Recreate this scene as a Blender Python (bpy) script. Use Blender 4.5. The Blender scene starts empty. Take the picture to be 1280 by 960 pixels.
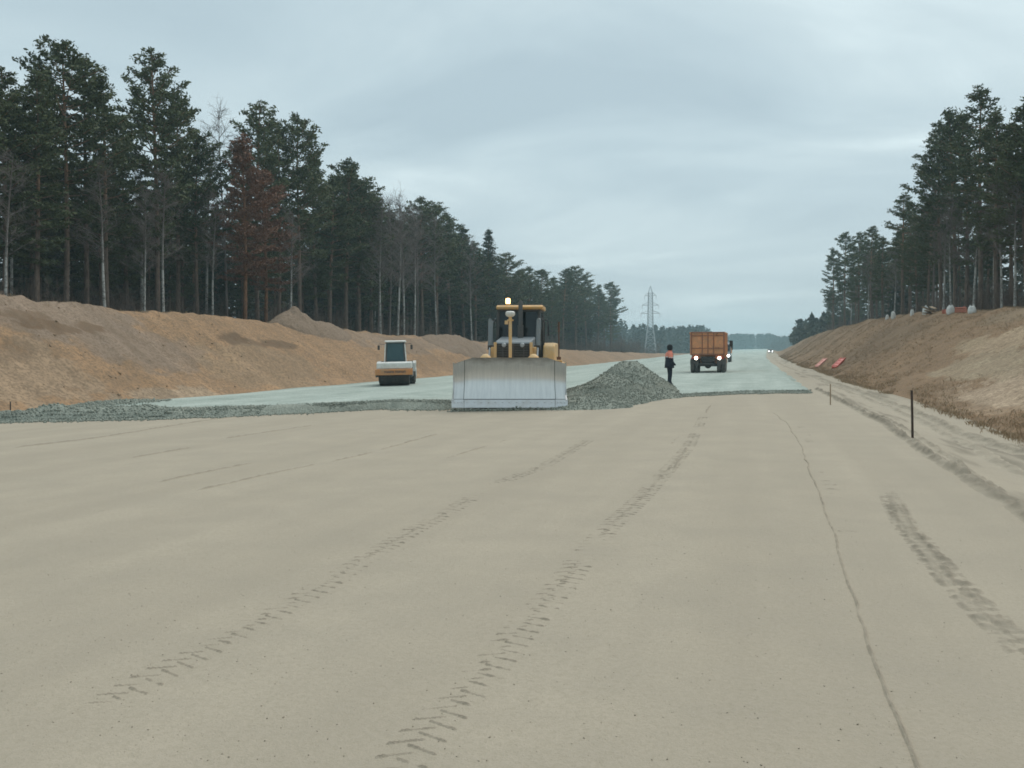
import bpy, bmesh, math, random
import numpy as np
from mathutils import Vector, Matrix, Euler

R = math.radians
rnd = random.Random(7)
nprng = np.random.default_rng(11)
SC = bpy.context.scene
COL = SC.collection

# ------------------------------------------------------------------ camera model (used only to measure places off the photograph)
F, HOR, TH, EYE = 1100.0, 439.0, R(15.5), 1.7
CT, ST = math.cos(TH), math.sin(TH)

def lerp_tab(y, ys, vs):
    return np.interp(y, ys, vs)

# ------------------------------------------------------------------ noise
_P = np.random.default_rng(5).random((64, 64))
def vnoise(x, y):
    x = np.asarray(x, float); y = np.asarray(y, float)
    xi = np.floor(x).astype(int); yi = np.floor(y).astype(int)
    fx = x - xi; fy = y - yi
    fx = fx*fx*(3-2*fx); fy = fy*fy*(3-2*fy)
    g = lambda a, b: _P[a % 64, b % 64]
    return ((g(xi, yi)*(1-fx)+g(xi+1, yi)*fx)*(1-fy)+(g(xi, yi+1)*(1-fx)+g(xi+1, yi+1)*fx)*fy)*2-1
def fbm(x, y, o=4, g=.5):
    s = 0; a = 1; t = 0
    for k in range(o):
        s = s + a*vnoise(np.asarray(x)*2**k+17.3*k, np.asarray(y)*2**k+9.1*k); t += a; a *= g
    return s/t
def smooth(a, b, x):
    t = np.clip((np.asarray(x, float)-a)/(b-a), 0, 1); return t*t*(3-2*t)

# ------------------------------------------------------------------ terrain profile: x across the road, y along it
def rise(y): return 0.0045*np.maximum(np.asarray(y, float)-120, 0)
def XL(y): return -24.3 + .7*vnoise(np.asarray(y)/23.0, 3.3) - .4*smooth(60, 150, y)*3      # toe of the left bank
def XC(y): return XL(y) - 6.6 + .35*vnoise(np.asarray(y)/7.0, 8.1)                           # its crest
def XR(y): return 2.7 + .012*np.maximum(np.asarray(y, float)-200, 0) + .08*vnoise(np.asarray(y)/6.0, 1.7)
def XT(y): return 5.4 + .012*np.maximum(np.asarray(y, float)-200, 0) + .35*vnoise(np.asarray(y)/9.0, 4.4)
def XK(y): return XT(y) + 8.6 + .3*vnoise(np.asarray(y)/8.0, 6.2)
def crestL(y): return lerp_tab(y, [0, 30, 49, 71, 110, 147, 212, 300, 450, 900], [4.3, 4.15, 3.65, 3.2, 2.5, 2.0, 1.3, .8, .4, .4])
def crestR(y): return lerp_tab(y, [0, 30, 53, 66, 85, 118, 168, 291, 380, 520, 900], [3.5, 3.6, 3.95, 4.5, 5.15, 5.65, 5.8, 5.6, 4.2, .6, .4])
def bed_z(x, y):
    x = np.asarray(x, float)
    return .02*np.minimum(x, 0) + rise(y) + .012*fbm(x/4.0, np.asarray(y)/9.0, 2)
def bankL_z(x, y):
    x = np.asarray(x, float); y = np.asarray(y, float)
    t = (XL(y)-x)/(XL(y)-XC(y)); z0 = bed_z(XL(y), y)
    s = np.clip(t, 0, 1); s = s*.55+.45*s*s*(3-2*s)
    n = .2*fbm(x/1.6, y/3.0, 5, .6) + .16*fbm(x/9.0+5, y/.75, 3) + .3*fbm(x/6.0+3, y/9.0, 2) + .07*fbm(x/.7, y/.9, 3)
    return z0 + (crestL(y)-z0)*s + n*smooth(0, .25, t) + .22*np.maximum(fbm(x/1.5+40, y/2.6, 3), 0)*smooth(.8, 1, t)
def bankR_z(x, y):
    x = np.asarray(x, float); y = np.asarray(y, float)
    t = (x-XT(y))/(XK(y)-XT(y)); z0 = -.1+rise(y)
    s = np.clip(t, 0, 1); s = s*.6+.4*s*s*(3-2*s)
    n = .2*fbm(x/2.4, y/4.0, 4) + .18*fbm(x/5.0+3, y/9.0, 2) + .05*fbm(x/.6, y/.8, 3)
    return z0 + (crestR(y)-z0)*s + n*smooth(0, .2, t)
def verge_z(x, y):
    x = np.asarray(x, float); y = np.asarray(y, float)
    t = np.clip((x-XR(y))/(XT(y)-XR(y)), 0, 1)
    return bed_z(XR(y), y)*(1-t)+(-.1+rise(y))*t - .1*np.sin(math.pi*t)**2 + .07*fbm(x/.9, y/2.4, 3)*np.sin(math.pi*t)
def gz(x, y):
    x = np.asarray(x, float); y = np.asarray(y, float)
    z = np.where(x < XL(y), bankL_z(np.maximum(x, XC(y)), y), bed_z(x, y))
    z = np.where(x < XC(y), z - .35*smooth(0, 3, XC(y)-x), z)
    z = np.where((x > XR(y)) & (x <= XT(y)), verge_z(x, y), z)
    z = np.where(x > XT(y), bankR_z(np.minimum(x, XK(y)), y), z)
    return np.where(x > XK(y), z - .2*smooth(0, 3, x-XK(y)), z)

def pix_dir(px, py):
    u = (px-640)/F
    return np.array([u*CT-ST, u*ST+CT, -(py-HOR)/F])
def hit(px, py, lift=0.0):
    """where the line of sight through a photo pixel meets the ground"""
    d = pix_dir(px, py); t = np.geomspace(2.5, 1000, 900)
    for _ in range(3):
        k = np.argmax(EYE+d[2]*t <= gz(d[0]*t, d[1]*t)+lift)
        if k == 0: return d[0]*t[-1], d[1]*t[-1]
        t = np.linspace(t[k-1], t[k], 12)
    return d[0]*t[5], d[1]*t[5]
def at_lateral(px, lat):
    """road coordinates and depth of the spot at a given distance across the road, in the direction of a photo column"""
    u = (px-640)/F; a = u*CT-ST; d = lat/a
    return lat, d*(u*ST+CT), d

# ------------------------------------------------------------------ mesh builder
class MB:
    def __init__(s): s.v = []; s.f = []; s.m = []; s.mi = 0
    def add(s, vs, fs, M=None):
        b = len(s.v)
        s.v += [tuple(M @ Vector(p)) if M else tuple(p) for p in vs]
        s.f += [tuple(i+b for i in f) for f in fs]; s.m += [s.mi]*len(fs); return s
    def box(s, c, d, rot=(0, 0, 0), taper=(1, 1)):
        x, y, z = d[0]/2, d[1]/2, d[2]/2; tx, ty = taper
        vs = [(-x, -y, -z), (x, -y, -z), (x, y, -z), (-x, y, -z), (-x*tx, -y*ty, z), (x*tx, -y*ty, z), (x*tx, y*ty, z), (-x*tx, y*ty, z)]
        return s.add(vs, [(3, 2, 1, 0), (4, 5, 6, 7), (0, 1, 5, 4), (1, 2, 6, 5), (2, 3, 7, 6), (3, 0, 4, 7)],
                     Matrix.Translation(c) @ Euler(rot).to_matrix().to_4x4())
    def tube(s, pts, rs, n=10, cap=True):
        pts = [Vector(p) for p in pts]; rings = []
        if not hasattr(rs, '__len__'): rs = [rs]*len(pts)
        for i, p in enumerate(pts):
            d = (pts[min(i+1, len(pts)-1)]-pts[max(i-1, 0)]).normalized()
            a = Vector((1, 0, 0)) if abs(d.x) < .8 else Vector((0, 1, 0))
            u = d.cross(a).normalized(); w = d.cross(u)
            rings.append([p+(u*math.cos(2*math.pi*k/n)+w*math.sin(2*math.pi*k/n))*rs[i] for k in range(n)])
        vs = [q for r in rings for q in r]; fs = []
        for i in range(len(pts)-1):
            for k in range(n):
                a, b = i*n+k, i*n+(k+1) % n
                fs.append((a, a+n, b+n, b))
        if cap: fs += [tuple(range(n)), tuple(reversed(range((len(pts)-1)*n, len(pts)*n)))]
        return s.add(vs, fs)
    def prism(s, prof, x0, x1, axis='x'):
        """profile of (y, z) points swept along x (or (x, z) along y, (x, y) along z)"""
        P = {'x': lambda a, b, t: (t, a, b), 'y': lambda a, b, t: (a, t, b), 'z': lambda a, b, t: (a, b, t)}[axis]
        n = len(prof); vs = [P(a, b, x0) for a, b in prof]+[P(a, b, x1) for a, b in prof]
        fs = [(i, (i+1) % n, n+(i+1) % n, n+i) for i in range(n)]+[tuple(reversed(range(n))), tuple(range(n, 2*n))]
        return s.add(vs, fs)
    def lathe(s, prof, c=(0, 0, 0), axis='z', n=24):
        vs = []; fs = []
        for r, h in prof:
            for k in range(n):
                a = 2*math.pi*k/n; p = (r*math.cos(a), r*math.sin(a), h)
                if axis == 'x': p = (h, p[0], p[1])
                if axis == 'y': p = (p[0], h, p[1])
                vs.append((p[0]+c[0], p[1]+c[1], p[2]+c[2]))
        for i in range(len(prof)-1):
            for k in range(n): fs.append((i*n+k, i*n+(k+1) % n, (i+1)*n+(k+1) % n, (i+1)*n+k))
        fs += [tuple(reversed(range(n))), tuple(range((len(prof)-1)*n, len(prof)*n))]
        return s.add(vs, fs)
    def build(s, name, mats, parent=None, bevel=0, smooth_deg=None, loc=None, rotz=0):
        me = bpy.data.meshes.new(name); me.from_pydata(s.v, [], s.f)
        for m in (mats if isinstance(mats, (list, tuple)) else [mats]): me.materials.append(m)
        me.polygons.foreach_set('material_index', s.m)
        bm = bmesh.new(); bm.from_mesh(me); bmesh.ops.recalc_face_normals(bm, faces=bm.faces); bm.to_mesh(me); bm.free()
        if smooth_deg: me.shade_smooth(); me.set_sharp_from_angle(angle=R(smooth_deg))
        o = bpy.data.objects.new(name, me); COL.objects.link(o)
        if parent: o.parent = parent
        if loc: o.location = loc
        o.rotation_euler.z = rotz
        if bevel:
            b = o.modifiers.new('bevel', 'BEVEL'); b.width = bevel; b.segments = 2; b.limit_method = 'ANGLE'; b.harden_normals = False
        return o

def np_mesh(name, v, f, mats, parent=None, smooth=False, attr=None, col=None, mat_index=None):
    """fast mesh from arrays; f is (n,3) or (n,4)"""
    v = np.asarray(v, np.float32); f = np.asarray(f, np.int32); k = f.shape[1]
    me = bpy.data.meshes.new(name)
    me.vertices.add(len(v)); me.vertices.foreach_set('co', v.ravel())
    me.loops.add(f.size); me.loops.foreach_set('vertex_index', f.ravel())
    me.polygons.add(len(f)); me.polygons.foreach_set('loop_start', np.arange(0, f.size, k, dtype=np.int32))
    try: me.polygons.foreach_set('loop_total', np.full(len(f), k, np.int32))
    except Exception: pass
    if smooth: me.polygons.foreach_set('use_smooth', np.ones(len(f), bool))
    for m in (mats if isinstance(mats, (list, tuple)) else [mats]): me.materials.append(m)
    if mat_index is not None: me.polygons.foreach_set('material_index', np.asarray(mat_index, np.int32))
    for nm, a in (attr or {}).items():
        at = me.attributes.new(nm, 'FLOAT', 'POINT'); at.data.foreach_set('value', np.asarray(a, np.float32).ravel())
    for nm, a in (col or {}).items():
        at = me.attributes.new(nm, 'FLOAT_COLOR', 'POINT'); a = np.asarray(a, np.float32)
        at.data.foreach_set('color', np.concatenate([a, np.ones((len(a), 1), np.float32)], 1).ravel())
    me.update(calc_edges=True); me.validate()
    if name is None: return me
    o = bpy.data.objects.new(name, me); COL.objects.link(o)
    if parent: o.parent = parent
    return o
def grid_faces(nr, nc):
    i = np.arange(nr*nc).reshape(nr, nc)
    return np.stack([i[:-1, :-1], i[:-1, 1:], i[1:, 1:], i[1:, :-1]], -1).reshape(-1, 4)

def tag(o, label=None, cat=None, group=None, kind=None):
    if label: o['label'] = label
    if cat: o['category'] = cat
    if group: o['group'] = group
    if kind: o['kind'] = kind
    return o
def empty(name, loc, rz=0):
    o = bpy.data.objects.new(name, None); COL.objects.link(o); o.location = loc; o.rotation_euler.z = rz
    o.empty_display_size = .2; return o
def copy_tree(o, parent=None):
    c = o.copy(); COL.objects.link(c)
    if parent: c.parent = parent
    for ch in list(o.children): copy_tree(ch, c)
    return c

# ------------------------------------------------------------------ materials
class NT:
    def __init__(s, name):
        s.m = bpy.data.materials.new(name); s.m.use_nodes = True; s.t = s.m.node_tree
        s.b = s.t.nodes['Principled BSDF']; s.out = s.t.nodes['Material Output']
    def n(s, typ, **kw):
        nd = s.t.nodes.new(typ)
        for k, v in kw.items():
            if k.startswith('i_'):
                key = k[2:]; nd.inputs[int(key) if key.isdigit() else key.replace('_', ' ')].default_value = v
            else: setattr(nd, k, v)
        return nd
    def l(s, a, b): s.t.links.new(a, b)
    def coord(s, kind='Object', scale=(1, 1, 1)):
        tc = s.n('ShaderNodeTexCoord'); mp = s.n('ShaderNodeMapping'); mp.inputs['Scale'].default_value = scale
        s.l(tc.outputs[kind], mp.inputs[0]); return mp.outputs[0]
    def noise(s, co, scale, detail=4, rough=.55):
        nd = s.n('ShaderNodeTexNoise'); nd.inputs['Scale'].default_value = scale; nd.inputs['Detail'].default_value = detail
        nd.inputs['Roughness'].default_value = rough; s.l(co, nd.inputs['Vector']); return nd.outputs['Fac']
    def ramp(s, fac, stops):
        r = s.n('ShaderNodeValToRGB'); e = r.color_ramp.elements
        while len(e) < len(stops): e.new(.5)
        for k, (p, c) in enumerate(stops):
            e[k].position = p; e[k].color = (c, c, c, 1) if not hasattr(c, '__len__') else (*c, 1)
        s.l(fac, r.inputs[0]); return r.outputs[0]
    def mix(s, fac, a, b, mode='MIX'):
        m = s.n('ShaderNodeMix', data_type='RGBA', blend_type=mode)
        for sock, v in ((m.inputs[0], fac), (m.inputs[6], a), (m.inputs[7], b)):
            if hasattr(v, 'is_output'): s.l(v, sock)
            else: sock.default_value = v if not hasattr(v, '__len__') else (*v, 1)[:4]
        return m.outputs[2]
    def bump(s, h, strength=.4, dist=.02):
        b = s.n('ShaderNodeBump'); b.inputs['Strength'].default_value = strength; b.inputs['Distance'].default_value = dist
        s.l(h, b.inputs['Height']); s.l(b.outputs[0], s.b.inputs['Normal']); return b
    def base(s, c): 
        if hasattr(c, 'is_output'): s.l(c, s.b.inputs['Base Color'])
        else: s.b.inputs['Base Color'].default_value = (*c, 1)

def paint(name, col, rough=.45, dirt=(.3, .26, .2), amt=.5, metal=0, scale=3.0, bump=.15):
    """painted or bare machine metal with worn, dusty patches"""
    s = NT(name); co = s.coord('Object')
    n1 = s.noise(co, scale, 6, .65); n2 = s.noise(co, scale*6, 4)
    f = s.ramp(s.mix(.4, n1, n2), [(.42, 0.08*amt), (.62, amt)])
    s.base(s.mix(f, col, dirt)); s.b.inputs['Metallic'].default_value = metal
    rr = s.ramp(n1, [(.3, rough*.8), (.7, min(1, rough*1.5))]); s.l(rr, s.b.inputs['Roughness'])
    if bump: s.bump(n2, bump, .006)
    return s.m
def glow(name, col, strength):
    s = NT(name); s.base((.8, .8, .8)); s.b.inputs['Emission Color'].default_value = (*col, 1); s.b.inputs['Emission Strength'].default_value = strength
    return s.m
def glass(name, tint=(.10, .17, .18), clear=.45):
    s = NT(name); tr = s.n('ShaderNodeBsdfTransparent'); tr.inputs[0].default_value = (*[c**.5 for c in tint], 1)
    gl = s.n('ShaderNodeBsdfGlossy'); gl.inputs['Roughness'].default_value = .08; gl.inputs[0].default_value = (.8, .88, .9, 1)
    df = s.n('ShaderNodeBsdfDiffuse'); df.inputs[0].default_value = (*tint, 1)
    m0 = s.n('ShaderNodeMixShader'); m0.inputs[0].default_value = 1-clear; s.l(tr.outputs[0], m0.inputs[1]); s.l(df.outputs[0], m0.inputs[2])
    lw = s.n('ShaderNodeLayerWeight'); lw.inputs['Blend'].default_value = .25
    mm = s.n('ShaderNodeMath', operation='MULTIPLY_ADD'); mm.inputs[1].default_value = .3; mm.inputs[2].default_value = .035; s.l(lw.outputs['Fresnel'], mm.inputs[0])
    m1 = s.n('ShaderNodeMixShader'); s.l(mm.outputs[0], m1.inputs[0]); s.l(m0.outputs[0], m1.inputs[1]); s.l(gl.outputs[0], m1.inputs[2])
    s.l(m1.outputs[0], s.out.inputs[0]); return s.m

def sand_mat():
    s = NT('sand'); co = s.coord('Object'); cs = s.coord('Object', (1, .06, 1))
    big = s.noise(cs, .9, 4); mid = s.noise(co, 1.1, 5, .6); fine = s.noise(co, 90, 3, .7); grit = s.noise(co, 28, 5, .7)
    c = s.mix(s.ramp(big, [(.35, 0), (.65, 1)]), (.372, .318, .247), (.42, .36, .28))
    c = s.mix(s.ramp(mid, [(.35, .0), (.68, .55)]), c, (.33, .287, .228))
    c = s.mix(s.ramp(s.mix(.5, fine, grit), [(.40, .55), (.56, 0)]), c, (.31, .27, .20))
    at = s.n('ShaderNodeAttribute', attribute_name='damp_and_shade')  # moist sand patches, plus relief shading painted into the colour
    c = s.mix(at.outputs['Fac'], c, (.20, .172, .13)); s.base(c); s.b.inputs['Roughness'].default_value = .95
    s.b.inputs['Specular IOR Level'].default_value = .15
    s.bump(s.mix(.5, fine, grit), .8, .014); return s.m
def gravel_mat(name, c0, c1, vor=22, str_=.8):
    s = NT(name); co = s.coord('Object'); cs = s.coord('Object', (1, .05, 1))
    v = s.n('ShaderNodeTexVoronoi'); v.inputs['Scale'].default_value = vor; s.l(co, v.inputs['Vector'])
    big = s.noise(cs, .55, 5, .6); mid = s.noise(co, .7, 5)
    c = s.mix(s.ramp(s.mix(.45, big, mid), [(.38, 0), (.62, 1)]), c0, c1)
    bw = s.n('ShaderNodeRGBToBW'); s.l(v.outputs['Color'], bw.inputs[0]); stone = s.mix(.6, bw.outputs[0], (.5, .5, .5))
    c = s.mix(.55, c, stone, 'OVERLAY'); s.base(c); s.b.inputs['Roughness'].default_value = .92; s.b.inputs['Specular IOR Level'].default_value = .2
    s.bump(v.outputs['Distance'], str_, .03); return s.m
def soil_mat(name, sc=1.0, rough_bump=.9):
    """earth: base colour from the soil zones laid on the mesh, broken up by clods and fine grit"""
    s = NT(name); co = s.coord('Object'); at = s.n('ShaderNodeAttribute', attribute_name='soil')
    n1 = s.noise(co, 1.3*sc, 6, .68); n2 = s.noise(co, 7*sc, 6, .7); n3 = s.noise(co, 40*sc, 3)
    c = s.mix(s.ramp(n1, [(.36, .0), (.68, .6)]), at.outputs['Color'], (.19, .135, .09))
    c = s.mix(s.ramp(n2, [(.40, .7), (.56, .0)]), c, (.15, .105, .07))
    c = s.mix(s.ramp(n3, [(.5, 0), (.75, .45)]), c, (.36, .3, .22)); s.base(c)
    s.b.inputs['Roughness'].default_value = .97; s.b.inputs['Specular IOR Level'].default_value = .1
    s.bump(s.mix(.6, n1, n3), rough_bump*.6, .07); return s.m
def leaf_mat(name, c0, c1, trans=.25):
    s = NT(name); oi = s.n('ShaderNodeObjectInfo'); co = s.coord('Object')
    n = s.noise(co, 1.1, 3); at = s.n('ShaderNodeAttribute', attribute_name='tone')
    f = s.n('ShaderNodeMath', operation='MULTIPLY_ADD'); f.inputs[1].default_value = .5; s.l(oi.outputs['Random'], f.inputs[0]); s.l(at.outputs['Fac'], f.inputs[2])
    c = s.mix(s.ramp(f.outputs[0], [(.2, 0), (1.2, 1)]), c0, c1); c = s.mix(s.ramp(n, [(.4, 0), (.7, .5)]), c, c1)
    s.base(c); s.b.inputs['Roughness'].default_value = .7; s.b.inputs['Specular IOR Level'].default_value = .25; return s.m
def bark_mat(name, low, high, h0=.25, h1=.6):
    """bark changing with height up the trunk (z of a tree built at one unit per metre, 17 m tall)"""
    s = NT(name); co = s.coord('Object'); cs = s.coord('Object', (1, 1, .25))
    sp = s.n('ShaderNodeSeparateXYZ'); tc = s.n('ShaderNodeTexCoord'); s.l(tc.outputs['Object'], sp.inputs[0])
    n = s.noise(cs, 9, 5, .7)
    mr = s.n('ShaderNodeMapRange'); mr.inputs[1].default_value = h0*17; mr.inputs[2].default_value = h1*17; s.l(sp.outputs['Z'], mr.inputs[0])
    c = s.mix(mr.outputs[0], low, high); c = s.mix(s.ramp(n, [(.38, .75), (.6, 0)]), c, tuple(x*.35 for x in low))
    s.base(c); s.b.inputs['Roughness'].default_value = .95; s.bump(n, .6, .03); return s.m
def birch_mat():
    s = NT('birch_bark'); cs = s.coord('Object', (1, 1, .9)); c2 = s.coord('Object', (2.2, 2.2, 7))
    a = s.ramp(s.noise(cs, 1.6, 5, .7), [(.44, 0), (.56, 1)]); b = s.ramp(s.noise(c2, 2.0, 3, .6), [(.6, 0), (.66, 1)])
    c = s.mix(a, (.46, .45, .42), (.22, .20, .18)); c = s.mix(b, c, (.05, .045, .04)); 
    sp = s.n('ShaderNodeSeparateXYZ'); tc = s.n('ShaderNodeTexCoord'); s.l(tc.outputs['Object'], sp.inputs[0])
    mr = s.n('ShaderNodeMapRange'); mr.inputs[1].default_value = 4.5; mr.inputs[2].default_value = 10.5; s.l(sp.outputs['Z'], mr.inputs[0])
    c = s.mix(mr.outputs[0], c, (.13, .105, .09)); s.base(c); s.b.inputs['Roughness'].default_value = .8; return s.m
def flat(name, col, rough=.6, metal=0, bumps=0, scale=12):
    s = NT(name); co = s.coord('Object'); n = s.noise(co, scale, 4)
    s.base(s.mix(s.ramp(n, [(.35, 0), (.7, .5)]), col, tuple(c*.55 for c in col))); s.b.inputs['Roughness'].default_value = rough
    s.b.inputs['Metallic'].default_value = metal
    if bumps: s.bump(n, bumps, .01)
    return s.m

M = dict(
    sand=sand_mat(),
    gravel=gravel_mat('gravel', (.29, .335, .295), (.43, .475, .425)),
    stone=gravel_mat('crushed_stone', (.205, .225, .19), (.31, .325, .275), 24, .9),
    soil=soil_mat('soil'), turf=soil_mat('turf_soil', 1.4, 1.0),
    yellow=paint('yellow_paint', (.64, .32, .065), .5, (.42, .33, .22), .75),
    pale=paint('dusty_yellow', (.66, .40, .15), .6, (.58, .47, .33), .7),
    steel=paint('worn_steel', (.56, .57, .58), .42, (.44, .42, .39), .8, .55, 1.6, .1),
    steel_top=paint('scuffed_blade_paint', (.13, .115, .1), .5, (.24, .2, .15), .8, .2, 2.5),
    edge=paint('cutting_edge_steel', (.62, .63, .64), .36, (.5, .48, .45), .6, .5, 4),
    black=paint('black_iron', (.022, .022, .022), .55, (.09, .08, .07), .8, .2),
    dark=paint('dark_grey_iron', (.06, .065, .065), .5, (.12, .11, .1), .8, .3),
    greyblue=paint('grey_hood_paint', (.155, .19, .21), .45, (.25, .245, .23), .5),
    chrome=paint('dull_rod', (.38, .41, .43), .35, (.3, .3, .3), .5, .4),
    rubber=paint('rubber', (.022, .023, .024), .8, (.16, .15, .13), .85, 0, 2.5),
    glass=glass('cab_glass', (.010, .016, .018), .3), glass_teal=glass('teal_cab_glass', (.05, .13, .145), .55),
    white=paint('white_paint', (.72, .72, .69), .45, (.45, .41, .34), .6),
    orange=paint('orange_paint', (.60, .23, .065), .5, (.40, .28, .18), .7),
    truck=paint('truck_orange', (.76, .30, .12), .55, (.38, .22, .13), .75, 0, 1.6),
    rust=paint('rust', (.16, .08, .045), .8, (.08, .05, .035), .8),
    lamp=glow('lit_lamp', (1, .86, .72), 14), lamp_red=flat('red_lens', (.5, .03, .02), .3),
    beacon=glow('lit_beacon', (1, .55, .16), 5), head=glow('headlamp_light', (.95, .97, 1), 18),
    bark=bark_mat('pine_bark', (.20, .145, .112), (.36, .20, .115)), bark_dead=bark_mat('dead_pine_bark', (.2, .10, .055), (.33, .16, .08), .05, .3),
    birch=birch_mat(), twig=flat('twigs', (.19, .155, .14), .9), brush=flat('bare_brush', (.17, .125, .10), .95),
    needle=leaf_mat('pine_needles', (.046, .062, .028), (.108, .122, .056)),
    spruce=leaf_mat('spruce_needles', (.03, .042, .026), (.06, .075, .045)),
    dead=leaf_mat('dead_needles', (.13, .062, .04), (.205, .10, .06)),
    far=leaf_mat('far_foliage', (.032, .042, .028), (.06, .068, .042)),
    grass=leaf_mat('dry_grass', (.25, .165, .095), (.38, .28, .175)),
    navy=flat('navy_cloth', (.012, .017, .03), .9, 0, .4, 30), hivis=flat('hi_vis_cloth', (.88, .29, .2), .8, 0, .3, 30),
    reflect=flat('reflective_tape', (.7, .7, .7), .4), skin=flat('skin', (.5, .29, .21), .6), hat=flat('black_knit', (.012, .013, .015), .95, 0, .5, 60),
    galv=paint('galvanised_steel', (.42, .44, .45), .5, (.3, .3, .3), .4, .4),
    redplastic=paint('red_plastic', (.55, .06, .03), .45, (.35, .12, .08), .4), pink=paint('faded_red_plastic', (.62, .26, .2), .6, (.5, .3, .25), .4),
    wood=flat('stake_wood', (.06, .04, .03), .9, 0, .5), palewood=flat('pale_stake_wood', (.35, .26, .17), .9, 0, .4),
    bag=flat('white_bag', (.74, .73, .7), .7, 0, .6, 5), redtape=flat('red_mesh', (.5, .15, .09), .7),
)

HAZE, SKY_STR, SUN_STR, EXPO, CLOUD_LOC = 0.00058, 1.04, 1.75, 0.25, (14.2, 7.7, 0.0)
# ================================================================== SETTING
ys = np.concatenate([np.arange(-8, 6, .5), 6*np.exp(np.linspace(0, math.log(1150/6), 1000))])
NY = len(ys)
def strip_patch(name, fa, fb, n, zf, mat, pw=None, soilf=None, kind='structure'):
    t = np.linspace(0, 1, n) if pw is None else pw(np.linspace(0, 1, n))
    Y = np.repeat(ys[:, None], n, 1); X = fa(ys)[:, None]*(1-t)+fb(ys)[:, None]*t; Z = zf(X, Y)
    v = np.stack([X, Y, Z], -1).reshape(-1, 3)
    col = {'soil': soilf(v[:, 0], v[:, 1])} if soilf else None
    o = np_mesh(name, v, grid_faces(NY, n), mat, smooth=True, col=col); tag(o, kind=kind); return o

def blobs(x, y, base, spots):
    """soil of one colour lying as irregular patches: spots = (px, py, half length along the road, half width, colour, strength)"""
    c = np.repeat(np.array(base, float)[None], len(x), 0)
    for (px, py, ry, rx, colr, st) in spots:
        bx, by = hit(px, py)
        q = ((x-bx)/rx)**2+((y-by)/ry)**2
        q = q + 1.2*fbm(x/(rx*.7)+px, y/(ry*.45)+py, 5, .7)
        q = q + .7*fbm(x/.4+px, y/.7+py, 3, .6)
        m = (1-smooth(.7, 1.0, q))*st
        c = c*(1-m[:, None])+np.array(colr)[None]*m[:, None]
    return c
SOIL, GREY, DARK, PALE = (.40, .242, .132), (.27, .20, .15), (.14, .085, .05), (.48, .37, .26)
def soil_left(x, y):
    n = fbm(x/3, y/8, 4)[:, None]
    c = blobs(x, y, SOIL, [
        (95, 400, 5, 2.2, GREY, .85), (150, 425, 5, 1.8, GREY, .8), (190, 445, 4, 1.3, GREY, .7), (30, 378, 8, 1.3, GREY, .8),
        (48, 402, 1.2, .4, DARK, .85), (72, 409, 1.2, .35, DARK, .8), (112, 408, .9, .35, DARK, .85), (292, 424, 1.5, .45, DARK, .9), (318, 429, 1.3, .35, DARK, .8), (348, 430, 2.4, .35, DARK, .85), (35, 395, 1.5, .4, DARK, .7),
        (230, 498, 4, .9, PALE, .7), (20, 470, 4, 1.6, PALE, .45), (330, 460, 7, 1.8, (.34, .24, .15), .6),
        (440, 418, 9, 1.2, GREY, .7), (520, 430, 12, 1.4, GREY, .8), (580, 428, 14, 1.2, GREY, .75), (560, 455, 10, 1.2, DARK, .3), (15, 440, 1.8, .5, DARK, .4)])
    far = smooth(80, 170, y)[:, None]*.5
    c = c*(1-far)+np.array((.27, .19, .13))*far
    n2 = fbm(x/6, y/.7, 4, .6)[:, None]
    return c*(1+.22*n+.22*n2)
def soil_right(x, y):
    n = fbm(x/2.5, y/6, 4)[:, None]
    c = blobs(x, y, (.32, .205, .118), [
        (1266, 490, 6, 1.5, (.58, .44, .31), 1), (1250, 428, 5, 1.3, (.55, .42, .28), .8), (1275, 450, 5, 1.6, (.5, .4, .27), .8), (1215, 458, 5, 1.3, (.46, .37, .25), .8),
        (1215, 432, 2.5, .6, (.45, .35, .22), .5), (1150, 495, 7, 1.2, (.29, .185, .105), .6), (1240, 525, 5, 1.2, (.29, .185, .105), .6), (1100, 430, 15, 3, (.21, .15, .095), .5), (1270, 392, 5, 2, (.30, .24, .16), .6)])
    return c*(1+.25*n)

# forest floor: one big sheet under everything, well below the road so that nothing is coplanar
fl = lambda x, y: -0*x + np.where(np.abs(x) > 1e9, 0, 0)
def floor_patch(name, fa, fb, n, pw):
    return strip_patch(name, fa, fb, n, gz_floor, M['turf'], pw, lambda x, y: np.repeat(np.array([[.10, .075, .05]]), len(x), 0)*(1+.3*fbm(x/4, y/4, 3)[:, None]))
def gz_floor(X, Y):
    z = gz(X, Y); return z + .25*fbm(X/6, Y/6, 3)*smooth(1, 6, np.minimum(np.abs(X-XC(Y)), np.abs(X-XK(Y))))
floor_patch('forest_floor', lambda y: np.full(len(y), -420.0), XC, 40, lambda t: 1-(1-t)**2.6)
floor_patch('forest_floor', XK, lambda y: np.full(len(y), 420.0), 40, lambda t: t**2.6)
strip_patch('earth_bank', XC, XL, 60, bankL_z, M['soil'], None, soil_left)
strip_patch('sand_roadbed', XL, XR, 90, bed_z, M['sand'])
vo = strip_patch('sandy_verge', XR, XT, 34, verge_z, M['sand'])
strip_patch('grassy_bank', XT, XK, 60, bankR_z, M['turf'], None, soil_right)
g = MB(); g.add([(-1500, -1500, -2.2), (1500, -1500, -2.2), (1500, 1500, -2.2), (-1500, 1500, -2.2)], [(0, 1, 2, 3)])
tag(g.build('ground', M['brush']), kind='structure')
vc = np.empty(len(vo.data.vertices)*3); vo.data.vertices.foreach_get('co', vc); vc = vc.reshape(-1, 3)
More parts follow.
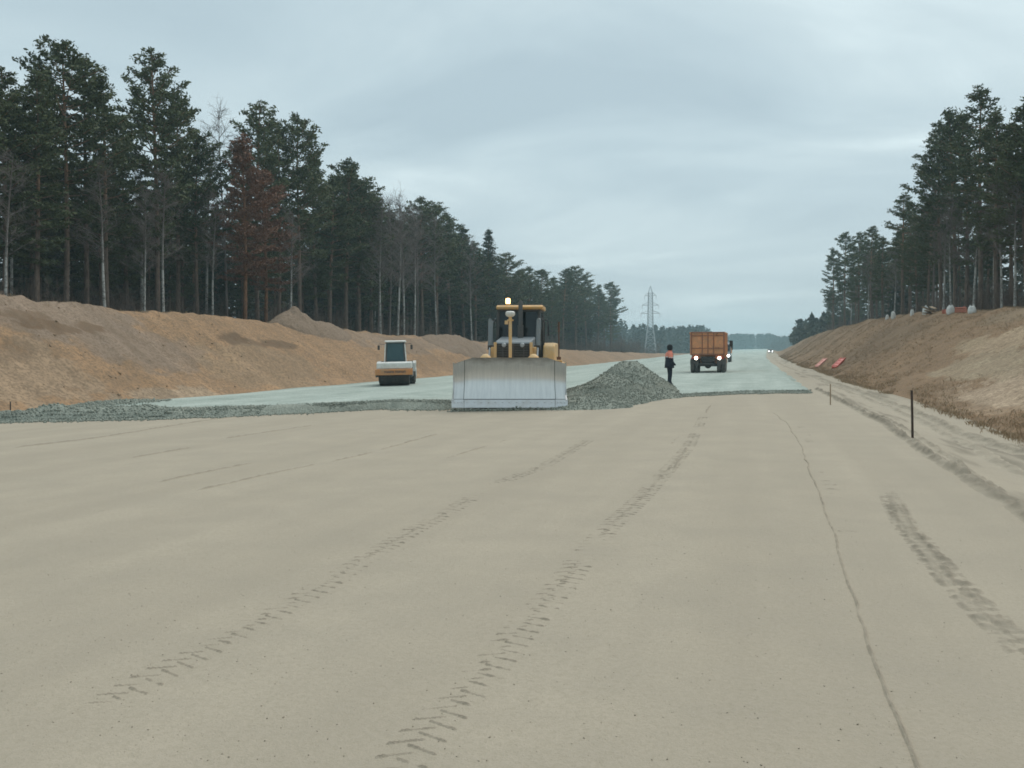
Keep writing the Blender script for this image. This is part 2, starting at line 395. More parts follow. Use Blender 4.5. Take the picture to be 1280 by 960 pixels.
vt = (vc[:, 0]-XR(vc[:, 1]))/(XT(vc[:, 1])-XR(vc[:, 1])); va = vo.data.attributes.new('damp_and_shade', 'FLOAT', 'POINT')
va.data.foreach_set('value', (.75*smooth(.02, .35, fbm(vc[:, 0]/.45, vc[:, 1]/4.5, 4, .6))*smooth(0, .15, vt)*smooth(0, .15, 1-vt)+.35*np.exp(-((vt-.97)/.05)**2)).astype(np.float32))  # verge: moist streaks by noise, darker line along the bank foot
# rising ground that carries the distant forest
hx = np.linspace(-420, 420, 60); hy = np.linspace(1149, 1400, 8)
HX, HY = np.meshgrid(hx, hy); HZ = rise(HY)*.6 - 1.0 + 2*fbm(HX/120, HY/90, 2)
tag(np_mesh('hill', np.stack([HX, HY, HZ], -1).reshape(-1, 3), grid_faces(8, 60), M['brush'], smooth=True), kind='structure')

# ---- gravel course: a slab 0.18 m thick over the sand, with a ragged toe
GT = .18
def front(x): return np.interp(x, [-23.2, -21.1, -15.4, -11.9, -9.1, -7.2, -5.0, -2.5, -.5, 2.3], [20.6, 21.0, 24.0, 26.9, 27.2, 27.4, 29.5, 34.6, 36.8, 37.6])
nx = 260
gt = np.linspace(0, 1, nx)
rows = np.concatenate([np.linspace(0, 1.6, 14), 1.6+np.geomspace(.15, 900, 240)])
Xb = -23.6+gt*(2.25+23.6)
lip = .45*fbm(Xb/.9, Xb*0+2, 4, .65)+.5*fbm(Xb/3.1, Xb*0+7, 3)
GY = front(Xb)[None]+lip[None]+rows[:, None]
GX = np.repeat(Xb[None], len(rows), 0) + (gt[None]**2)*(.012*np.maximum(GY-200, 0)) + .25*vnoise(GY/3.0, GY*0+4)*(gt[None] > .985) - (gt[None] < .012)*(.6+.5*vnoise(GY/4, GY*0+9))*smooth(2, 8, rows)[:, None]
rr = rows[:, None]+0*GX
TH_ = GT*np.where(GX < -6, 1, .42+.58*smooth(.8, 7, rr))
h = -.07+(TH_+.07)*smooth(0, .5, rr) + np.where(GX < -8, .11, .02)*np.exp(-((rr-.9)/.5)**2)*(.5+.8*fbm(GX/1.3, GY/1.3, 3)) + .03*fbm(GX/.5, GY/.5, 3)*np.exp(-rr/3) + .02*fbm(GX/2, GY/6, 3)
edge = np.minimum(smooth(0, .012, gt), smooth(0, .02, 1-gt))[None]
h = h*edge - .06*(1-edge)
pile = .24*np.exp(-(((GX+20.6)/1.3)**2+((GY-22.2)/.9)**2)) + .14*np.exp(-(((GX+18.2)/1.6)**2+((GY-23.3)/.7)**2)) + .18*np.exp(-(((GX+22.4)/.9)**2+((GY-27)/2.5)**2))
GZ = np.where(GX < XL(GY), bankL_z(GX, GY), bed_z(GX, GY)) + h + pile*smooth(.15, .9, rr)*(1+.5*fbm(GX/.4, GY/.4, 3))
gv = np.stack([GX, GY, GZ], -1).reshape(-1, 3)
fm = grid_faces(len(rows), nx)
lo = (np.repeat(np.arange(len(rows)-1), nx-1) < 15) & True
fcx = gv[fm].mean(1); mi = ((pile.reshape(-1)[fm].mean(1) > .06) | (rr.reshape(-1)[fm].mean(1) < np.where(gv[fm].mean(1)[:, 0] < -8, .8, .32))).astype(int)
tag(np_mesh('gravel_road', gv, fm, [M['gravel'], M['stone']], smooth=True, mat_index=mi), kind='structure')

# ---- stones
def stones(centres, sizes, seed):
    r = np.random.default_rng(seed); n = len(centres)
    base = np.array([(1, 0, 0), (-1, 0, 0), (0, 1, 0), (0, -1, 0), (0, 0, 1), (0, 0, -1)], float)
    fs = np.array([(0, 2, 4), (2, 1, 4), (1, 3, 4), (3, 0, 4), (2, 0, 5), (1, 2, 5), (3, 1, 5), (0, 3, 5)])
    q = r.normal(size=(n, 4)); q /= np.linalg.norm(q, axis=1)[:, None]; w, x, y, z = q.T
    Rm = np.stack([1-2*(y*y+z*z), 2*(x*y-z*w), 2*(x*z+y*w), 2*(x*y+z*w), 1-2*(x*x+z*z), 2*(y*z-x*w), 2*(x*z-y*w), 2*(y*z+x*w), 1-2*(x*x+y*y)], -1).reshape(n, 3, 3)
    b = base[None]*(1+r.uniform(-.35, .35, (n, 6, 1)))*np.array([1, .8, .6])
    v = np.einsum('nij,nkj->nki', Rm, b)*np.asarray(sizes)[:, None, None]+np.asarray(centres)[:, None]
    f = fs[None]+6*np.arange(n)[:, None, None]
    return v.reshape(-1, 3), f.reshape(-1, 3)
n = 22000
sx = nprng.uniform(-23, 2.2, n); off = np.abs(nprng.normal(0, .55, n))*np.where(sx < -6, 1, .45)*np.where(nprng.random(n) < .12, -.6, 1)
sy = front(sx)+.45*fbm(sx/.9, sx*0+2, 4, .65)+.5*fbm(sx/3.1, sx*0+7, 3)+off+.1
sz = bed_z(sx, sy)+np.where(off > 0, -.05+(GT*np.where(sx < -6, 1, .45)+.05)*smooth(0, .5, off)+np.where(sx < -8, .07, .01)*np.exp(-((off-.9)/.5)**2), 0)+.01
bsx, bsy = hit(637, 513); q = nprng.normal(0, 1, (1500, 2)); ax_ = np.clip(q[:, 0]*.9, -1.75, 1.75)
ex = bsx+ax_*CT+q[:, 1]*.16*ST; ey = bsy+ax_*ST+q[:, 1]*.16*CT+.05; ez = bed_z(ex, ey)+.05*np.abs(nprng.normal(0, .6, 1500))
k_ = nprng.integers(0, len(gv), 400000); k_ = k_[pile.reshape(-1)[k_] > .05][:3500]
sx, sy, sz = np.r_[sx, ex, gv[k_, 0]], np.r_[sy, ey, gv[k_, 1]], np.r_[sz, ez, gv[k_, 2]]; n = len(sx)
v, f = stones(np.stack([sx, sy, sz], -1), nprng.uniform(.015, .06, n)*np.where(sx < -15, 1.3, 1), 3)
tag(np_mesh('loose_gravel', v, f, M['stone']), 'loose crushed stone spilled along the ragged front edge of the gravel layer', 'gravel', kind='stuff')

# ---- the heap of crushed stone beside the blade (its own thing: heap with stones on it)
hxs = np.linspace(-8.6, -1.6, 150); hys = np.linspace(25.6, 38.2, 190)
HX, HY = np.meshgrid(hxs, hys)
def cone(cx, cy, h_, r_, ax=1., ay=1.): return h_*(1-np.sqrt(((HX-cx)/ax)**2+((HY-cy)/ay)**2)/r_)
wob = 1+.10*fbm(HX/1.1, HY/1.1, 3)
Hh = np.maximum.reduce([cone(-4.85, 34.3, 1.36, 2.15, .95, 1.0)*wob, cone(-4.55, 34.1, 1.27, 2.0, .95, 1.)*wob, cone(-5.6, 30.6, .52, 2.5, .8, 1.25)*wob, cone(-5.6, 28.1, .42, 1.7, 1.05, .95)*wob, cone(-5.2, 32.3, .85, 2.4, .8, 1.)*wob])
Hh = np.minimum(Hh, 1.235+.03*fbm(HX, HY, 2))
Hn = Hh + .02*fbm(HX/.2, HY/.2, 3)
gb = np.where(HY > front(HX)+.8, GT-.02, 0)
HZ = bed_z(HX, HY)+np.maximum(Hn, -.12)+gb*(Hn > -.1)*smooth(-.1, .2, Hn)
hv = np.stack([HX, HY, HZ], -1).reshape(-1, 3); hf = grid_faces(*HX.shape)
keep = (Hn.reshape(-1)[hf].max(1) > -.05); hf = hf[keep]
k = nprng.integers(0, len(hv), 120000); k = k[Hn.reshape(-1)[k] > .0][:16000]
sv, sf = stones(hv[k]+nprng.normal(0, .03, (len(k), 3))*[1, 1, .2], nprng.uniform(.012, .04, len(k)), 9)
tri = np.concatenate([hf[:, [0, 1, 2]], hf[:, [0, 2, 3]], sf+len(hv)])
c0 = np.array([-4.7, 34.3, 0])
tag(np_mesh('gravel_heap', np.concatenate([hv, sv]), tri, M['stone'], smooth=False), 'conical heap of grey crushed stone tipped beside the dozer blade', 'gravel heap')

# ---- relief in the sand: tyre prints, rolled ridges and ruts
def polyline(pix, step, lift=0):
    P = np.array([hit(a, b, lift) for a, b in pix]); d = np.r_[0, np.cumsum(np.linalg.norm(np.diff(P, axis=0), axis=1))]
    # smooth resample
    s = np.arange(0, d[-1], step); X = np.interp(s, d, P[:, 0]); Y = np.interp(s, d, P[:, 1])
    w = max(3, int(1.2/step)); kx = np.ones(w)/w
    if len(X) > 2*w:
        X2 = np.convolve(np.r_[[X[0]]*(w//2), X, [X[-1]]*(w-1-w//2)], kx, 'valid'); Y2 = np.convolve(np.r_[[Y[0]]*(w//2), Y, [Y[-1]]*(w-1-w//2)], kx, 'valid')
        X, Y = X2, Y2
    T = np.stack([np.gradient(X), np.gradient(Y)], -1); T /= np.linalg.norm(T, axis=1)[:, None]
    return s, X, Y, T
def relief(name, pix, width, nc, step, hf, zf=bed_z, damp_and_shade=lambda h, s, c: np.clip(h/.03, 0, 1)):
    s, X, Y, T = polyline(pix, step); c = np.linspace(-.5, .5, nc)*width
    PX = X[:, None]-T[:, 1:2]*c[None]; PY = Y[:, None]+T[:, 0:1]*c[None]
    S = np.repeat(s[:, None], nc, 1); C = np.repeat(c[None], len(s), 0)
    H = hf(S, C, PX, PY); e = smooth(0, .12, .5-np.abs(C)/width)*smooth(0, .5, S)*smooth(0, .5, s[-1]-S)
    H = H*e-.012*(1-e)
    Z = zf(PX, PY)+H
    o = np_mesh(name, np.stack([PX, PY, Z], -1).reshape(-1, 3), grid_faces(len(s), nc), M['sand'], smooth=True, attr={'damp_and_shade': damp_and_shade(H, S, C).reshape(-1)*.9})  # relief shading painted into the sand colour by height, with moist tone
    tag(o, kind='structure'); return o
def tread(patch, width, pitch=.17):
    def f(S, C, X, Y):
        a = np.abs(C)/(width/2)
        q = -C/(width/2); wv = .07*fbm(S/.25, C/.1, 2)
        tl = np.abs(((S/pitch-.55*q+wv) % 1)-.5)*2; tr_ = np.abs(((S/pitch+.5+.42*q+wv) % 1)-.5)*2
        bars = np.maximum(smooth(.78, .93, tl)*(q < .15)*(q > -.95), smooth(.74, .9, tr_)*(q > -.2)*(q < .92))
        rail = .75*np.exp(-((q-.93)/.05)**2)*smooth(-.25, .1, fbm(S/2.3+4, S*0, 2))
        m = smooth(patch[0], patch[1], fbm(S/1.7+patch[2], C/.6, 3)+patch[3]*np.exp(-S/patch[4]))
        h_ = (.013*np.maximum(bars*m, rail))*(.75+.5*fbm(S/.06, C/.05, 2)) + .005*fbm(S/.05, C/.05, 2)*m - .005
        return h_
    return f
tread_shade = lambda H, S, C: smooth(-.002, .008, H)*.85  # raised lugs painted darker for groove contrast, with turned-up moist sand
relief('tyre_track', [(430, 1070), (488, 958), (540, 905), (600, 850), (640, 800), (665, 770), (700, 735), (735, 690), (760, 660), (800, 625), (860, 560), (880, 520)], .30, 36, .011, tread((-.3, .1, 3.1, 1.1, 3.4), .30, .13), damp_and_shade=tread_shade)
relief('tyre_track', [(60, 920), (165, 860), (270, 805), (320, 780), (400, 735), (470, 690), (505, 670), (560, 640), (620, 605), (680, 583), (740, 548)], .30, 30, .013, tread((-.32, .06, 8.7, .2, 9.0), .30, .13), damp_and_shade=tread_shade)
def ridge(h0, w, patch, seed, gap=-.25):
    def f(S, C, X, Y):
        cen = .05*fbm(S/1.1+seed, S*0, 3)
        g_ = np.exp(-((C-cen)/w)**2); m = smooth(gap, gap+.3, fbm(S/patch+seed, S*0+3, 3))
        return h0*g_*m*(1+.5*fbm(S/.12+seed, C/.06, 3)) + .006*fbm(S/.05, C/.05, 2)*g_*m - .008
    return f
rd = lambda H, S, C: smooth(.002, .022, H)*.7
relief('sand_ridge', [(1192, 1080), (1150, 965), (1100, 850), (1070, 770), (1050, 700), (1033, 640), (1018, 600), (1000, 555), (985, 530), (965, 515)], .16, 20, .03, ridge(.022, .011, 4, 1.0, -1.2), damp_and_shade=rd)
def ticks(S, C, X, Y):
    b = smooth(.75, .95, np.abs(((S/.33+.4*C+.6*fbm(S/.9, S*0, 2)) % 1)-.5)*2)*(C < .05)
    return .018*b*smooth(.05, .35, fbm(S/1.0+5, C/.3, 3))*(1+.5*fbm(S/.05, C/.05, 2))-.008
relief('tyre_track', [(1075, 730), (1052, 655), (1035, 610), (1015, 560), (995, 525)], .30, 22, .02, ticks, damp_and_shade=rd)
for q in ([(0, 562), (120, 548), (250, 527), (330, 517)],):
    relief('sand_ridge', q, .3, 14, .05, ridge(.035, .035, 6, 2.2, -1.2), damp_and_shade=rd)
for k_, (q, gp) in enumerate([([(225, 618), (350, 590), (450, 570), (590, 530)], -.35), ([(180, 607), (300, 582), (395, 562)], -.25), ([(270, 550), (330, 541), (405, 530)], -.2), ([(150, 575), (280, 553)], .0),
                              ([(90, 645), (140, 636), (200, 628)], -.1), ([(0, 672), (40, 664), (90, 655)], -.05), ([(490, 592), (540, 578), (590, 564), (640, 548)], -.15),
                              ([(290, 668), (400, 630), (500, 598)], .1), ([(0, 735), (60, 722), (150, 700)], .1), ([(830, 560), (870, 530), (890, 505)], .05), ([(800, 640), (840, 590), (868, 545)], .1)]):
    relief('sand_ridge', q, .26, 16, .04, ridge(.028, .028, 1.6, 5+3.7*k_, gp+.05), damp_and_shade=rd)
def rut(S, C, X, Y):
    n_ = fbm(S/.11, C/.06, 4); env = smooth(0, 2.0, S)*(1-smooth(.05, .17, np.abs(C)))
    return (.016+.03*n_)*env-.006+.012*smooth(.7, .95, np.abs(((S/.16+C*2) % 1)-.5)*2)*env
relief('tyre_track', [(1105, 605), (1130, 655), (1160, 690), (1190, 725), (1230, 765), (1290, 820), (1340, 865)], .42, 34, .02, rut, damp_and_shade=lambda H, S, C: smooth(-.006, .012, H)*np.clip(.5+.9*fbm(S/.7, C/.04, 4), .08, 1))
def berm(h0, w, seed):
    def f(S, C, X, Y):
        cen = .10*fbm(S/2.3+seed, S*0, 3)
        return h0*np.exp(-((C-cen)/w)**2)*(1+.55*fbm(S/.5+seed, C/.12, 4)+.9*fbm(S/.16+seed, C/.07, 3))-.02
    return f
for k_, (q, h0, w_, W_, gp) in enumerate([([(1330, 675), (1280, 642), (1200, 592), (1150, 562), (1110, 532), (1060, 506), (1020, 486)], .10, .11, .8, .9),
                                  ([(1262, 622), (1215, 590), (1180, 567), (1150, 547), (1100, 520), (1060, 503)], .06, .09, .6, .8),
                                  ([(1300, 600), (1240, 572), (1170, 535), (1110, 508), (1050, 486), (1000, 466), (975, 455)], .06, .14, .9, .45),
                                  ([(1290, 570), (1220, 548), (1140, 513), (1080, 492), (1040, 479), (1010, 469)], .08, .17, 1.0, .55)]):
    relief('sand_ridge', q, W_, 26, .05, berm(h0, w_, k_*9.1), zf=lambda x, y: np.where(x < XR(y), bed_z(x, y), verge_z(x, y)), damp_and_shade=lambda H, S, C, gp=gp: smooth(.0, .05, H)*gp*np.clip(.75+1.1*fbm(S/1.4, C/.15, 4), .1, 1.1))

# crumbs of sand and a few pebbles lying loose on the rolled bed
n = 7000
py_ = 3.2*np.exp(nprng.uniform(0, math.log(22/3.2), n)); px_ = nprng.uniform(-1.05, .35, n)*py_
ok = px_ < 2.4; px_, py_ = px_[ok], py_[ok]
v, f = stones(np.stack([px_, py_, bed_z(px_, py_)+.001], -1), .0015+.0055*nprng.random(len(px_))**5, 41)
tag(np_mesh('loose_sand', v, f, M['sand'], attr={'damp_and_shade': np.repeat(nprng.uniform(0, .25, len(px_)), 6)}), 'crumbs of sand scattered over the rolled sand bed', 'sand', kind='stuff')
# ---- dry grass on the right bank and along its toe
def tufts(xs, ys_, zs, hs, nb, spread, r):
    n_ = len(xs); N = n_*nb; i = np.repeat(np.arange(n_), nb)
    ang = r.uniform(0, 2*math.pi, N); lean = r.uniform(.05, .65, N); hh = hs[i]*r.uniform(.55, 1.1, N)
    bx = xs[i]+r.normal(0, spread, N); by = ys_[i]+r.normal(0, spread, N); bz = zs[i]-.03
    dx, dy = np.cos(ang), np.sin(ang); w = .003+.03*hh*r.uniform(.3, .6, N)
    wa = r.uniform(0, 2*math.pi, N); wx, wy = np.cos(wa)*w, np.sin(wa)*w
    tx, ty, tz = bx+dx*lean*hh, by+dy*lean*hh, bz+hh*np.sqrt(np.maximum(.2, 1-lean**2))
    mx, my, mz = bx+dx*lean*hh*.35, by+dy*lean*hh*.35, bz+hh*.55
    v_ = np.stack([np.stack([bx-wx, by-wy, bz], -1), np.stack([bx+wx, by+wy, bz], -1), np.stack([mx+wx*.7, my+wy*.7, mz], -1), np.stack([tx, ty, tz], -1)], 1).reshape(-1, 3)
    f_ = (np.array([0, 1, 2, 3])[None]+4*np.arange(N)[:, None])
    return v_, f_, np.repeat(r.uniform(0, 1, N), 4)
n = 36000
gy_ = 14*np.exp(nprng.uniform(0, math.log(230/14), n)); tt = nprng.random(n)**1.15
gx_ = XT(gy_)-.25+tt*(XK(gy_)-XT(gy_)+3.5)
d1 = fbm(gx_/1.6, gy_/3.0, 3)
bare = np.zeros(n)
for (px, py, ry, rx) in [(1266, 490, 6, 1.5), (1250, 428, 5, 1.3), (1275, 450, 5, 1.6), (1215, 458, 5, 1.3)]:
    bx, by = hit(px, py); bare = np.maximum(bare, np.exp(-(((gx_-bx)/rx)**2+((gy_-by)/ry)**2)))
ok = (d1 > -.25) & (nprng.random(n) > bare*1.5)
gx_, gy_, tt = gx_[ok], gy_[ok], tt[ok]
hs = nprng.uniform(.045, .12, len(gx_))*(1+.5*np.exp(-(tt/.08)**2))*(1+.006*gy_)
v, f, tone = tufts(gx_, gy_, gz(gx_, gy_), hs, 7, .09, nprng)
tag(np_mesh('dry_grass', v, f, M['grass'], attr={'tone': tone}), 'short dry brown grass covering the right bank and its foot', 'grass', kind='stuff')
n = 1500
gy_ = 18*np.exp(nprng.uniform(0, math.log(150/18), n)); gx_ = XC(gy_)+nprng.normal(-.6, .8, n)
v, f, tone = tufts(gx_, gy_, gz(gx_, gy_), nprng.uniform(.06, .22, n), 4, .1, nprng)
tag(np_mesh('dry_grass', v, f, M['grass'], attr={'tone': tone}), 'sparse dry grass along the top edge of the bare left bank', 'grass', kind='stuff')

# ---- clods and stones on the left bank
n = 1000
cy_ = 18*np.exp(nprng.uniform(0, math.log(110/18), n)); cx_ = XL(cy_)+nprng.random(n)*(XC(cy_)-XL(cy_))
v, f = stones(np.stack([cx_, cy_, gz(cx_, cy_)], -1), .02+.10*nprng.random(n)**6, 21)
col = np.repeat(np.array([[.34, .23, .145]]), len(v), 0)
tag(np_mesh('loose_earth', v, f, M['soil'], col={'soil': col}), 'loose clods of brown earth lying on the left bank', 'earth', kind='stuff')

# ---- spoil heaps on the crest of the left bank
def spoil(px, py, rad, ht, label, along=1.6, back=.5):
    bx, by = hit(px, py); by = by; bx = bx-back
    a = np.linspace(-1.25, 1.25, 60); A, B = np.meshgrid(a, a)
    Xs = bx+A*rad; Ys = by+B*rad*along; q = np.sqrt(A*A+B*B)
    h_ = ht*(np.maximum(1-q, 0)**.8)*(1+.35*fbm(Xs/.8, Ys/.8, 4))+.07*fbm(Xs/.25, Ys/.25, 3)*(q < 1)-.15*(q >= .98)
    v_ = np.stack([Xs, Ys, gz(Xs, Ys)+h_], -1).reshape(-1, 3); f_ = grid_faces(60, 60); f_ = f_[(q.reshape(-1)[f_].min(1) < 1.05)]
    o = np_mesh('earth_heap', v_, f_, M['soil'], smooth=True, col={'soil': np.repeat(np.array([GREY]), len(v_), 0)*.95}); tag(o, label, 'earth heap'); return o
spoil(376, 408, 1.7, 1.15, 'pointed grey earth heap on the left bank crest, below the slim birch')
spoil(408, 412, 1.9, .55, 'low rounded earth heap just right of the pointed one on the crest', 2.0)
spoil(575, 433, 2.6, .8, 'long grey earth heap on the crest above and left of the dozer', 3.0)
# ================================================================== TREES
def tube_np(pts, rs, n):
    """rings for one limb as arrays"""
    pts = np.asarray(pts, float); rs = np.asarray(rs, float); L = len(pts)
    d = np.gradient(pts, axis=0); d /= np.linalg.norm(d, axis=1)[:, None]+1e-9
    a = np.where(np.abs(d[:, :1]) < .8, [[1., 0, 0]], [[0., 1, 0]]); u = np.cross(d, a); u /= np.linalg.norm(u, axis=1)[:, None]; w = np.cross(d, u)
    t = 2*math.pi*np.arange(n)/n
    v = pts[:, None]+rs[:, None, None]*(u[:, None]*np.cos(t)[None, :, None]+w[:, None]*np.sin(t)[None, :, None])
    i = np.arange(L*n).reshape(L, n); j = np.roll(i, -1, 1)
    f = np.stack([i[:-1], j[:-1], j[1:], i[1:]], -1).reshape(-1, 4)
    return v.reshape(-1, 3), f
class Acc:
    def __init__(s): s.v = []; s.f = []; s.t = []; s.n = 0
    def add(s, v, f, tone=None):
        s.v.append(v); s.f.append(f+s.n); s.n += len(v); s.t.append(np.full(len(v), .5) if tone is None else tone)
    def mesh(s, name, mat, smooth=False):
        o = np_mesh(name, np.concatenate(s.v), np.concatenate(s.f), mat, smooth=smooth, attr={'tone': np.concatenate(s.t)})
        me = o.data; bpy.data.objects.remove(o); return me
def needles(acc, cen, r, n, size, out, up=.35, flat=.5):
    """a spray of needle tufts round the points cen"""
    cen = np.asarray(cen); N = len(cen)*n; i = np.repeat(np.arange(len(cen)), n)
    p = cen[i]+r.normal(0, size*.55, (N, 3))*[1, 1, flat]
    d = r.normal(0, 1, (N, 3))*[1, 1, .6]+out[i]*.7+[0, 0, up]; d /= np.linalg.norm(d, axis=1)[:, None]
    L = size*r.uniform(.6, 1.2, N); w = np.cross(d, r.normal(0, 1, (N, 3))); w /= np.linalg.norm(w, axis=1)[:, None]+1e-9; w *= (L*.2)[:, None]
    a = p-d*L[:, None]*.4; b = p+d*L[:, None]*.6; m = p+d*L[:, None]*.1
    v = np.stack([a, m-w, b, m+w], 1).reshape(-1, 3)
    acc.add(v, np.arange(4*N).reshape(N, 4), np.repeat(r.uniform(0, .6, N)+np.repeat(r.uniform(0, .4, len(cen)), n), 4))
def conifer(seed, H=17., cs=.45, W=2.6, kind='pine', mats=('bark', 'needle')):
    r = np.random.default_rng(seed); tr = Acc(); cr = Acc()
    ph = r.uniform(0, 6.28, 2); zz = np.linspace(0, H, 16)
    sway = lambda z: np.stack([.12*np.sin(z/5+ph[0])*z/H*2, .12*np.sin(z/6+ph[1])*z/H*2, z], -1)
    rad = .17*(1-zz/H)**.75+.02; rad[0] *= 1.25
    tr.add(*tube_np(sway(zz), rad, 8))
    z = H*cs; spruce = kind == 'spruce'
    for _ in range(7 if not spruce else 10):                            # dead stubs below the crown
        z0 = H*r.uniform(.15, cs+.05); a = r.uniform(0, 6.28); L = r.uniform(.4, 1.6)
        b = sway(np.array(z0)); dirn = np.array([math.cos(a), math.sin(a), r.uniform(-.2, .15)])
        tr.add(*tube_np([b, b+dirn*L*.5, b+dirn*L+[0, 0, -.1*L]], [.025, .015, .006], 3))
    while z < H-.25:
        t = (z-H*cs)/(H*(1-cs))
        if spruce: L0 = W*(1-t)**.85+.12
        else: L0 = W*min(1, .55+1.3*t)*(1-t**(1.4+1.4*((seed*7) % 5)/4))**.8+.18
        nb = r.integers(4, 7) if not spruce else r.integers(5, 8)
        a0 = r.uniform(0, 6.28)
        for k in range(nb):
            if not spruce and r.random() < .14: continue
            a = a0+k*6.28/nb+r.normal(0, .25); L = L0*r.uniform(.55, 1.2)
            el = (-.12+.75*t+r.normal(0, .12)) if not spruce else (-.38+.7*t+r.normal(0, .06))
            b = sway(np.array(min(H, z+r.normal(0, .12))))
            h = np.array([math.cos(a), math.sin(a), 0]); s = np.linspace(0, 1, 5)
            curve = (.22 if not spruce else .2)*L*s**2
            pts = b[None]+h[None]*(L*math.cos(el)*s)[:, None]+np.array([0, 0, 1.])[None]*(L*math.sin(el)*s+curve)[:, None]
            tr.add(*tube_np(pts, .012+.028*(1-s)*(.5+L/W), 3))
            side = np.array([-h[1], h[0], 0]); C = []; O = []
            nc = max(3, int(L*5.4)) if not spruce else max(4, int(L*6))
            for q in range(nc):
                u = (.38 if not spruce else .15)+(1-(.38 if not spruce else .15))*(q+r.random())/nc
                pt = np.array([np.interp(u, s, pts[:, d]) for d in range(3)])
                lat = (r.uniform(-1, 1))*(.42 if not spruce else .34)*L*(1.05-u*.75)
                pt = pt+side*lat+[0, 0, r.normal(0, .06)-(.10*abs(lat) if spruce else -.05*abs(lat))]
                C.append(pt); O.append(h*.8+side*np.sign(lat)*.6)
            needles(cr, C, r, 15 if not spruce else 9, .29 if not spruce else .26, np.array(O), .45 if not spruce else -.15, .42)
        z += r.uniform(.5, .95)*(1.05-.45*t) if not spruce else r.uniform(.26, .4)
    needles(cr, sway(np.linspace(H-.7, H+.05, 4)), r, 8, .24, np.zeros((4, 3)), 1.2, 1.)
    return tr.mesh('trunk', M[mats[0]], True), cr.mesh('crown', M[mats[1]])
def bare_tree(seed, H=15., rad=.11, lean=.0, mats=('birch', 'twig'), spread=1.0):
    r = np.random.default_rng(seed); tr = Acc(); cr = Acc(); zz = np.linspace(0, H, 14); ph = r.uniform(0, 6.28)
    path = lambda z: np.stack([lean*z+.25*np.sin(z/4+ph)*z/H, .2*np.cos(z/5+ph)*z/H, z], -1)
    tr.add(*tube_np(path(zz), rad*(1-zz/H)**.8+.012, 7))
    for z in np.arange(H*.38, H*.98, .33):
        t = (z/H-.38)/.6; a = r.uniform(0, 6.28); L = spread*(2.3*(1-t)+.5)*r.uniform(.6, 1.15); el = r.uniform(.6, 1.05)
        b = path(np.array(z)); h = np.array([math.cos(a)*math.cos(el), math.sin(a)*math.cos(el), math.sin(el)]); s = np.linspace(0, 1, 4)
        pts = b+h*(L*s)[:, None]+np.array([math.cos(a), math.sin(a), -.4])*(.16*L*s**2)[:, None]
        cr.add(*tube_np(pts, .011+.022*(1-s), 3))
        for q in range(11):
            u = r.uniform(.25, 1); p0 = b+(pts[-1]-b)*u; d = h*.6+r.normal(0, .55, 3)+[0, 0, .1]; l = r.uniform(.4, 1.0)
            cr.add(*tube_np([p0, p0+d*l*.6, p0+d*l+[0, 0, -.18*l]], [.011, .008, .005], 3))
            for w_ in range(3):
                p1 = p0+d*l*r.uniform(.3, .9); e = d*.5+r.normal(0, .6, 3)
                cr.add(*tube_np([p1, p1+e*l*.45], [.008, .005], 3))
    return tr.mesh('trunk', M[mats[0]], True), cr.mesh('crown', M[mats[1]])

PINES = [conifer(100+i, 17, cs, W) for i, (cs, W) in enumerate([(.34, 2.9), (.42, 3.2), (.30, 2.7), (.45, 3.0), (.38, 3.5), (.5, 2.9)])]
NARROW = [conifer(200+i, 17, .26, 2.1) for i in range(2)]
SPRUCES = [conifer(300+i, 17, .10, 3.0, 'spruce', ('bark', 'spruce')) for i in range(2)]
DEADS = [conifer(400+i, 17, .30, 3.3, 'pine', ('bark_dead', 'dead')) for i in range(2)]
BIRCHES = [bare_tree(500+i, 15, .10+.02*(i % 2), (.0, .018, -.015, .03)[i]) for i in range(4)]
ASPENS = [bare_tree(600+i, 14, .08, .02, ('twig', 'twig'), .9) for i in range(2)]
KIND = {'pine': (PINES, 17., 'pine_tree', 'pine'), 'narrow': (NARROW, 17., 'pine_tree', 'pine'), 'spruce': (SPRUCES, 17., 'spruce_tree', 'spruce'), 'dead': (DEADS, 17., 'dead_pine', 'dead pine'),
        'birch': (BIRCHES, 15., 'birch_tree', 'birch'), 'aspen': (ASPENS, 14., 'bare_tree', 'bare tree')}
treec = [0]
def tree(kind, x, y, height, label, group=None, variant=None, wide=1.0):
    protos, H0, nm, cat = KIND[kind]; treec[0] += 1
    tm, cm = protos[(treec[0] if variant is None else variant) % len(protos)]
    s = height/H0; wd = (.62*s+.38)*wide
    e = empty(nm, (x, y, float(gz(x, y))-.1), rnd.uniform(0, 6.28)); e.scale = (wd, wd, s); tag(e, label, cat, group)
    e.rotation_euler.x = rnd.gauss(0, .012); e.rotation_euler.y = rnd.gauss(0, .012)
    for n_, me in (('trunk', tm), ('crown', cm)):
        o = bpy.data.objects.new(n_, me); COL.objects.link(o); o.parent = e
    return e
def tree_px(kind, px, top, lat, label, **kw):
    x, y, d = at_lateral(px, lat); zt = EYE+(HOR-top)/F*d
    return tree(kind, x, y, zt-float(gz(x, y))+.1, label, **kw)

